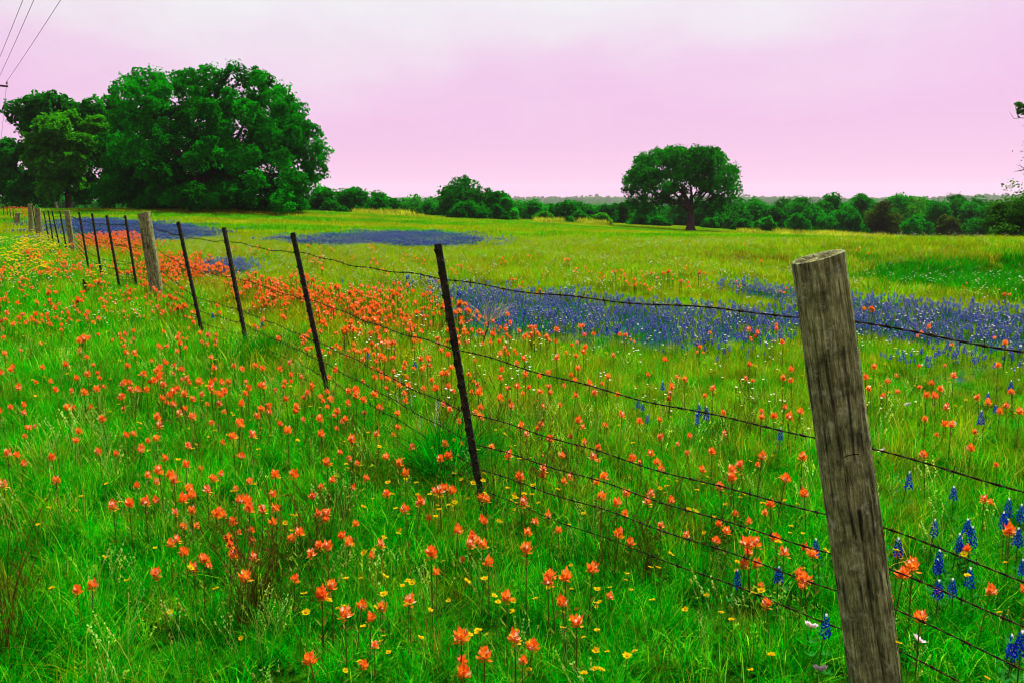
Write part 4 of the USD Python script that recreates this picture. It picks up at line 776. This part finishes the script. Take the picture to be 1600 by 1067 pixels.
def heads(name, kind, xy, g, srange, label, cat='flowers', mat=None, white=None):
    pr = [joined(q) for q in KINDS[kind][2]] if isinstance(kind, str) else kind
    instancer(name, [(f'kind_{q}', m) for q, m in enumerate(pr)], mat or M_PETAL, g.integers(len(pr), size=len(xy)), np.column_stack([xy, H(xy[:, 0], xy[:, 1])]), g.uniform(0, 6.28, len(xy)), g.uniform(*srange, len(xy)), 'stuff', label, cat)
def clump(parts, n, r, g, s):
    mb = MB()
    for k in range(n):
        v, f, c = joined(parts[g.integers(len(parts))]).arrays(); a = g.uniform(0, 6.28); R_ = np.array([[math.cos(a), -math.sin(a), 0], [math.sin(a), math.cos(a), 0], [0, 0, 1]]); q = r * math.sqrt(g.uniform()); b_ = g.uniform(0, 6.28)
        mb.add((v * s * g.uniform(.8, 1.3)) @ R_.T + [q * math.cos(b_), q * math.sin(b_), 0], f, c)
    return mb
# the paintbrushes farther off, too many to count
x, y = scatter(4.5, 26, 8.0, g=g); S = side(x, y); nz = wob(x, y, 0.7, 51); pr = 0.04 + 0.8 * smoothstep(0.04, 0.2, nz) * smoothstep(26, 7, y); pr = np.where(S < 0, pr * smoothstep(4.5, 6.5, y) * 2.0 + 0.16 * (y > 5), pr * np.where(S > 9, 0.25, 0.95)); pr[in_any(P_BLUE, x, y)] *= 0.1
far_b = np.column_stack([x, y])[g.uniform(size=len(x)) < pr]
dense = np.vstack([in_polys(P_ORANGE[:4] + P_ORANGE[5:6], 22, g), in_polys(P_ORANGE[6:], 9, g, 0.15)]); dense = dense[wob(dense[:, 0], dense[:, 1], 0.6, 61) > -0.12]; farorange = in_polys([P_ORANGE[4]], 2.0, g)
heads('paintbrush_drift', [clump(KINDS['brush'][2], 4, 0.075, g, 1.0) for _ in range(5)], (lambda q: q[np.hypot(q[:, 0], q[:, 1]) > 8.0])(np.vstack([far_b, dense, farorange])), g, (0.7, 1.1), 'orange drifts of paintbrush flowers spread along and behind the fence')
near_b = np.vstack([far_b, dense]); near_b = near_b[np.hypot(near_b[:, 0], near_b[:, 1]) <= 8.0]
heads('paintbrush_scatter', 'brush', np.vstack([bxy[rest], near_b]), g, (0.75, 1.2), 'paintbrush flowers in the middle distance on both sides of the fence')
# yellow daisies
D_REG = [([(560, 760), (760, 770), (980, 820), (1040, 900), (1010, 1067), (500, 1067), (480, 960), (560, 880)], 46), ([(1000, 740), (1260, 780), (1290, 900), (1180, 900), (1040, 820)], 34), ([(500, 700), (800, 700), (900, 800), (560, 850)], 20), ([(60, 760), (480, 780), (500, 1000), (60, 950)], 13), ([(1300, 960), (1600, 930), (1600, 1067), (1300, 1067)], 9), ([(1000, 900), (1300, 920), (1300, 1067), (950, 1067)], 10), ([(150, 560), (560, 600), (640, 720), (150, 720)], 7), ([(1360, 860), (1600, 880), (1600, 940), (1380, 940)], 14)]
dx = np.vstack([in_polys([world_poly(p)], d * 1.7, g, 0.02) for p, d in D_REG]); dx = dx[(dx[:, 1] > 2.2) & (wob(dx[:, 0], dx[:, 1], 1.5, 71) > -0.12)]; dx = dx[np.argsort(dx[:, 1])]
for q in dx[:300]:
    px = 800 + q[0] / q[1] * FPX; lab = zone_of(*q, px, 'small yellow daisy'); plant('daisy', int(g.integers(8)), q, float(g.uniform(0.75, 1.35)), float(g.uniform(0, 6.28)), lab, lab.replace('small yellow daisy', 'yellow daisies'))
x, y = scatter(2.6, 14, 9.0, g=g); more = np.column_stack([x, y]); more = more[(wob(x, y, 0.8, 73) > -0.06) & (side(x, y) < 4)]
heads('yellow_daisy_scatter', 'daisy', np.vstack([dx[300:], more]), g, (0.75, 1.3), 'small yellow daisies dotted thinly through the grass farther back')
# bluebonnets that stand singly on the right
BL = crop(1040, 687, [(1042,140),(1165,365),(1267,385),(1325,350),(1332,385),(1300,422),(1025,415),(1220,512),(1190,525),(1370,550),(1200,600),(1498,295),(1540,250),(1560,270),(1505,350),(1550,405),(1515,870),(1535,865),(1560,870),(1570,500),(1275,575),(310,560),(495,555),(680,790),(688,420),(1268,190)]) + crop(1040, 440, [(142,540),(188,548),(125,580),(500,645),(1400,500),(1455,525),(1535,450),(1405,575)]) + crop(500, 440, [(215,310),(415,330),(1385,495),(1420,520),(1435,560),(1260,185),(1300,200),(1510,440)]) + crop(0, 440, [(932,130), (1148, 175)])
BL = np.array(BL); lh = g.uniform(0.22, 0.30, len(BL)); lxy = ground_at(BL[:, 0], BL[:, 1], lh)
LSPEC = {(1411, 737): 'bluebonnet just right of the middle of the thick post', (1150, 886): 'dark bluebonnet in the grass left of the thick post', (1282, 968): 'bluebonnet beside the left foot of the thick post', (1588, 776): 'tallest blue spike near the right edge', (1574, 792): 'blue spike left of the tallest one near the right edge', (1405, 835): 'bluebonnet right under the wire beside the thick post', (1467, 900): 'bluebonnet low under an orange wire-side bloom right of the post', (1528, 883): 'lone bluebonnet above the lower wire at right'}
for k in range(len(BL)):
    lab = next((t for c_, t in LSPEC.items() if abs(BL[k, 0] - c_[0]) < 4 and abs(BL[k, 1] - c_[1]) < 4), None); grp = None
    if lab is None: lab = zone_of(*lxy[k], BL[k, 0], 'single bluebonnet'); grp = lab.replace('single bluebonnet', 'bluebonnets')
    plant('lupin', int(g.integers(4)), lxy[k], float(lh[k] / 0.25 * g.uniform(0.8, 1.0)), float(g.uniform(0, 6.28)), lab, grp)
near_blue = in_polys(P_BLUE[2:], 130, g, 0.22); nz = wob(near_blue[:, 0], near_blue[:, 1], 0.55, 81); near_blue = near_blue[(nz > -0.16) | (g.uniform(size=len(nz)) < 0.35)]
heads('bluebonnet_carpet', [joined(lupin_parts(s, 1.3)) for s in range(960, 964)], near_blue, g, (0.5, 0.85), 'deep blue carpet of bluebonnets behind the fence on the right')
cl = [clump([lupin_parts(970 + q, 0.3) for q in range(2)], 26, 0.6, g, 0.85) for _ in range(3)]
fb = np.vstack([in_polys(P_BLUE[:2], 2.6, g, 0.3), in_polys(P_BLUE[:2], 1.0, g, 1.8)]); heads('far_bluebonnet_carpet', cl, fb, g, (0.75, 1.2), 'long blue carpets of bluebonnets far out in the pasture')
pale = in_polys(P_PALE, 20, g, 0.2); 
def specks(col, seed, n=5, r=0.10, hgt=(0.16, 0.3), size=0.011):
    g = np.random.default_rng(seed); mb = MB()
    for k in range(n):
        a, q = g.uniform(0, 6.28), r * math.sqrt(g.uniform()); p, st = stem_of(g.uniform(*hgt), 0.03, g, 0.0013, (0.06, 0.11, 0.02)); o_ = np.array([q * math.cos(a), q * math.sin(a), 0]); v, f, c = st.arrays(); mb.add(v + o_, f, c)
        for j in range(5): b_ = j * 1.257; petal(mb, p[-1] + o_, unit(np.array([math.cos(b_), math.sin(b_), .3])), np.array([0, 0, 1.0]), size, size * .8, np.asarray(col) * g.uniform(.85, 1.1))
    return mb
heads('pale_wildflowers', [specks((0.36, 0.36, 0.42), 1), specks((0.45, 0.45, 0.45), 2), joined(lupin_parts(976, 0.9))], pale, g, (0.8, 1.2), 'grey blue fading flowers at the edges of the bluebonnet carpets')
x, y = scatter(5, 34, 5.0, g=g); k = (wob(x, y, 0.5, 91) > -0.08) & ((side(x, y) > 0) | (y > 9)); wl_ = np.vstack([np.column_stack([x, y])[k], in_polys(P_PALEW, 5, g, 0.3)])
heads('white_wildflowers', [specks((0.7, 0.68, 0.6), 3, 4, 0.12, (0.16, 0.32), 0.012), specks((0.65, 0.66, 0.4), 4, 4, 0.12, (0.16, 0.32), 0.011)], wl_, g, (0.7, 1.2), 'tiny white flowers speckled across the field')
yl = [world_poly(q) for q in ([(15, 376), (90, 370), (92, 402), (20, 404)], [(0, 402), (60, 410), (90, 440), (0, 436)], [(110, 420), (130, 430), (132, 455), (112, 450)])]
heads('yellow_blossom_patch', [specks((0.5, 0.36, 0.006), 5, 9, 0.16, (0.2, 0.45), 0.03), specks((0.5, 0.40, 0.01), 6, 9, 0.16, (0.2, 0.45), 0.028)], in_polys(yl, 4.5, g, 0.4), g, (0.8, 1.3), 'patch of yellow blossoms by the fence at the far left')
# pale primroses and lavender spikes
for (c_, l_) in (((1261, 985), 'pale pink primrose left of the foot of the thick post'), ((1418, 1014), 'pale pink primrose right of the foot of the thick post'), ((1296, 1060), 'primrose at the bottom edge against the thick post'), ((1371, 709), 'small white primrose right of the middle of the thick post'), ((1424, 636), 'tiny pale primrose far right of the thick post'), ((1490, 670), 'pale primrose beside orange flowers near the right edge')):
    h_ = 0.16; q = ground_at([c_[0]], [c_[1]], h_)[0]; plant('prim', int(g.integers(4)), q, 0.85, float(g.uniform(0, 6.28)), l_)
for k, (x_, y_) in enumerate(crop(500, 440, [(325, 470), (360, 400), (380, 452), (415, 475), (490, 510), (480, 565), (515, 490), (515, 560), (455, 570)])):
    q = ground_at([x_], [y_], 0.33)[0]; plant('lav', k, q, 0.85, float(g.uniform(0, 6.28)), 'slender pale lavender spike behind the fence left of the nearest steel post', 'pale lavender spikes')
# dry things
t = thing('dry_shrub', 'leafless pale dry shrub standing behind the nearest steel post', 'shrub', foot([752], [545])[0], 0, 0.85); g = np.random.default_rng(62); hb = 0.62
def twig(name, p0, p1, r0, r1): v, f = limb_mesh(np.array(p0), np.array(p1), r0, r1, g, 0.2, 5); return obj(name, (v, f), M_TWIG, t, True)
v, f = limb_mesh(np.zeros(3), np.array([0.10, 0, 0.34]), 0.012, 0.008, g, 0.1); obj('stem', (v, f), M_BARK, t, True)
for k in range(16):
    a = g.uniform(-1.2, 1.3); p0 = np.array([0.10, 0, 0.34]) * g.uniform(0.75, 1.0); e = p0 + np.array([math.sin(a) * 0.32, g.normal(0, 0.12), 0.12 + 0.20 * math.cos(a)]) * g.uniform(0.6, 1.1); twig('twig', p0, e, 0.004, 0.0015)
    for q in range(2): twig('twig', p0 + (e - p0) * 0.6, e + g.normal(0, 0.06, 3), 0.0025, 0.001)
t = thing('seed_stalk', 'dark brown furry seed stalk leaning in the roadside grass at left', 'dry plant', foot([138], [466])[0]); g = np.random.default_rng(63); mb = MB(); ax_ = np.array([-0.06, 0, 0.30])
for k in range(420):
    u = g.uniform(0.15, 1); p = ax_ * u; d = unit(g.normal(0, 1, 3) + [0, 0, .4]); petal(mb, p, d, unit(g.normal(0, 1, 3)), 0.055 * math.sin(PI * min(1, .12 + u * .88)) + .012, 0.007, np.array([0.035, 0.018, 0.008]) * g.uniform(.5, 1.5))
mb.build('seed_head', M_STEM, t); v, f = tube([(0, 0, -.02), ax_ * .4], .006, 5); obj('stem', (v, f), M_BARK, t)
dry = [(470, 838, 40, 26, 60), (415, 925, 34, 18, 40), (1000, 830, 60, 40, 50), (690, 650, 50, 40, 60), (62, 556, 14, 12, 14), (20, 930, 20, 60, 20), (560, 740, 14, 30, 16), (200, 640, 40, 20, 26), (1155, 660, 25, 20, 20), (320, 690, 60, 30, 30), (860, 740, 50, 30, 30)]
pts_ = np.vstack([ground_at(g.normal(a, w_, n // 6 + 2), g.normal(b_, h_ * .8, n // 6 + 2), 0.12) for a, b_, w_, h_, n in dry])
mb1 = MB(); blades(mb1, 30, 0.06, (0.08, 0.26), (0.0022, 0.004), [(0.05, 0.040, 0.004), (0.020, 0.030, 0.003), (0.10, 0.06, 0.006), (0.03, 0.08, 0.003)], [2, 3, 1, 3], .3, .4); seedheads(mb1, 5, .05, (.2, .36), [(0.08, 0.05, 0.008)], g)
heads('dry_weeds', [mb1], pts_, g, (0.7, 1.2), 'reddish brown dry weeds standing in dark patches in the grass', 'weeds', M_STEM)
mb2 = MB(); blades(mb2, 260, 0.10, (0.18, 0.42), (0.004, 0.007), [DEEP, (0.004, 0.06, 0.004), LUSH], [4, 3, 2], .4, .7); tus = np.vstack([ground_at(g.normal(a, w_, n), g.normal(b_, h_, n), 0.1) for a, b_, w_, h_, n in ((690, 735, 26, 8, 6), (415, 560, 22, 8, 12))])
instancer('grass_tussocks', [('tussock', mb2)], M_GRASS, np.zeros(len(tus), int), np.column_stack([tus, H(tus[:, 0], tus[:, 1])]), g.uniform(0, 6, len(tus)), g.uniform(.6, 1.1, len(tus)), 'stuff', 'long dark green grass tussocks at the feet of the posts', 'grass')
# small gate frame at the far edge of the field
D = 140.0; gx0 = (1369 - 800) / FPX * D; gt = thing('field_gate', 'tiny dark gate frame before the right tree row', 'gate', (gx0, D, float(H(gx0, D))))
for k in (-1, 1): v, f = tube([(k * 0.75, 0, -.2), (k * 0.75, 0, 1.15)], 0.06, 6); obj('gate_post', (v, f), M_BARK, gt)
for z in (0.5, 1.05): v, f = tube([(-.75, 0, z), (.75, 0, z)], 0.035, 5); obj('rail', (v, f), M_BARK, gt)
# ---------------------------------------------------------------- haze
hz = trimesh.creation.box(bounds=[(-7500, -7500, -60), (7500, 7500, 160)]); o = obj('haze', hz, M_HAZE); tag(o, kind='stuff')
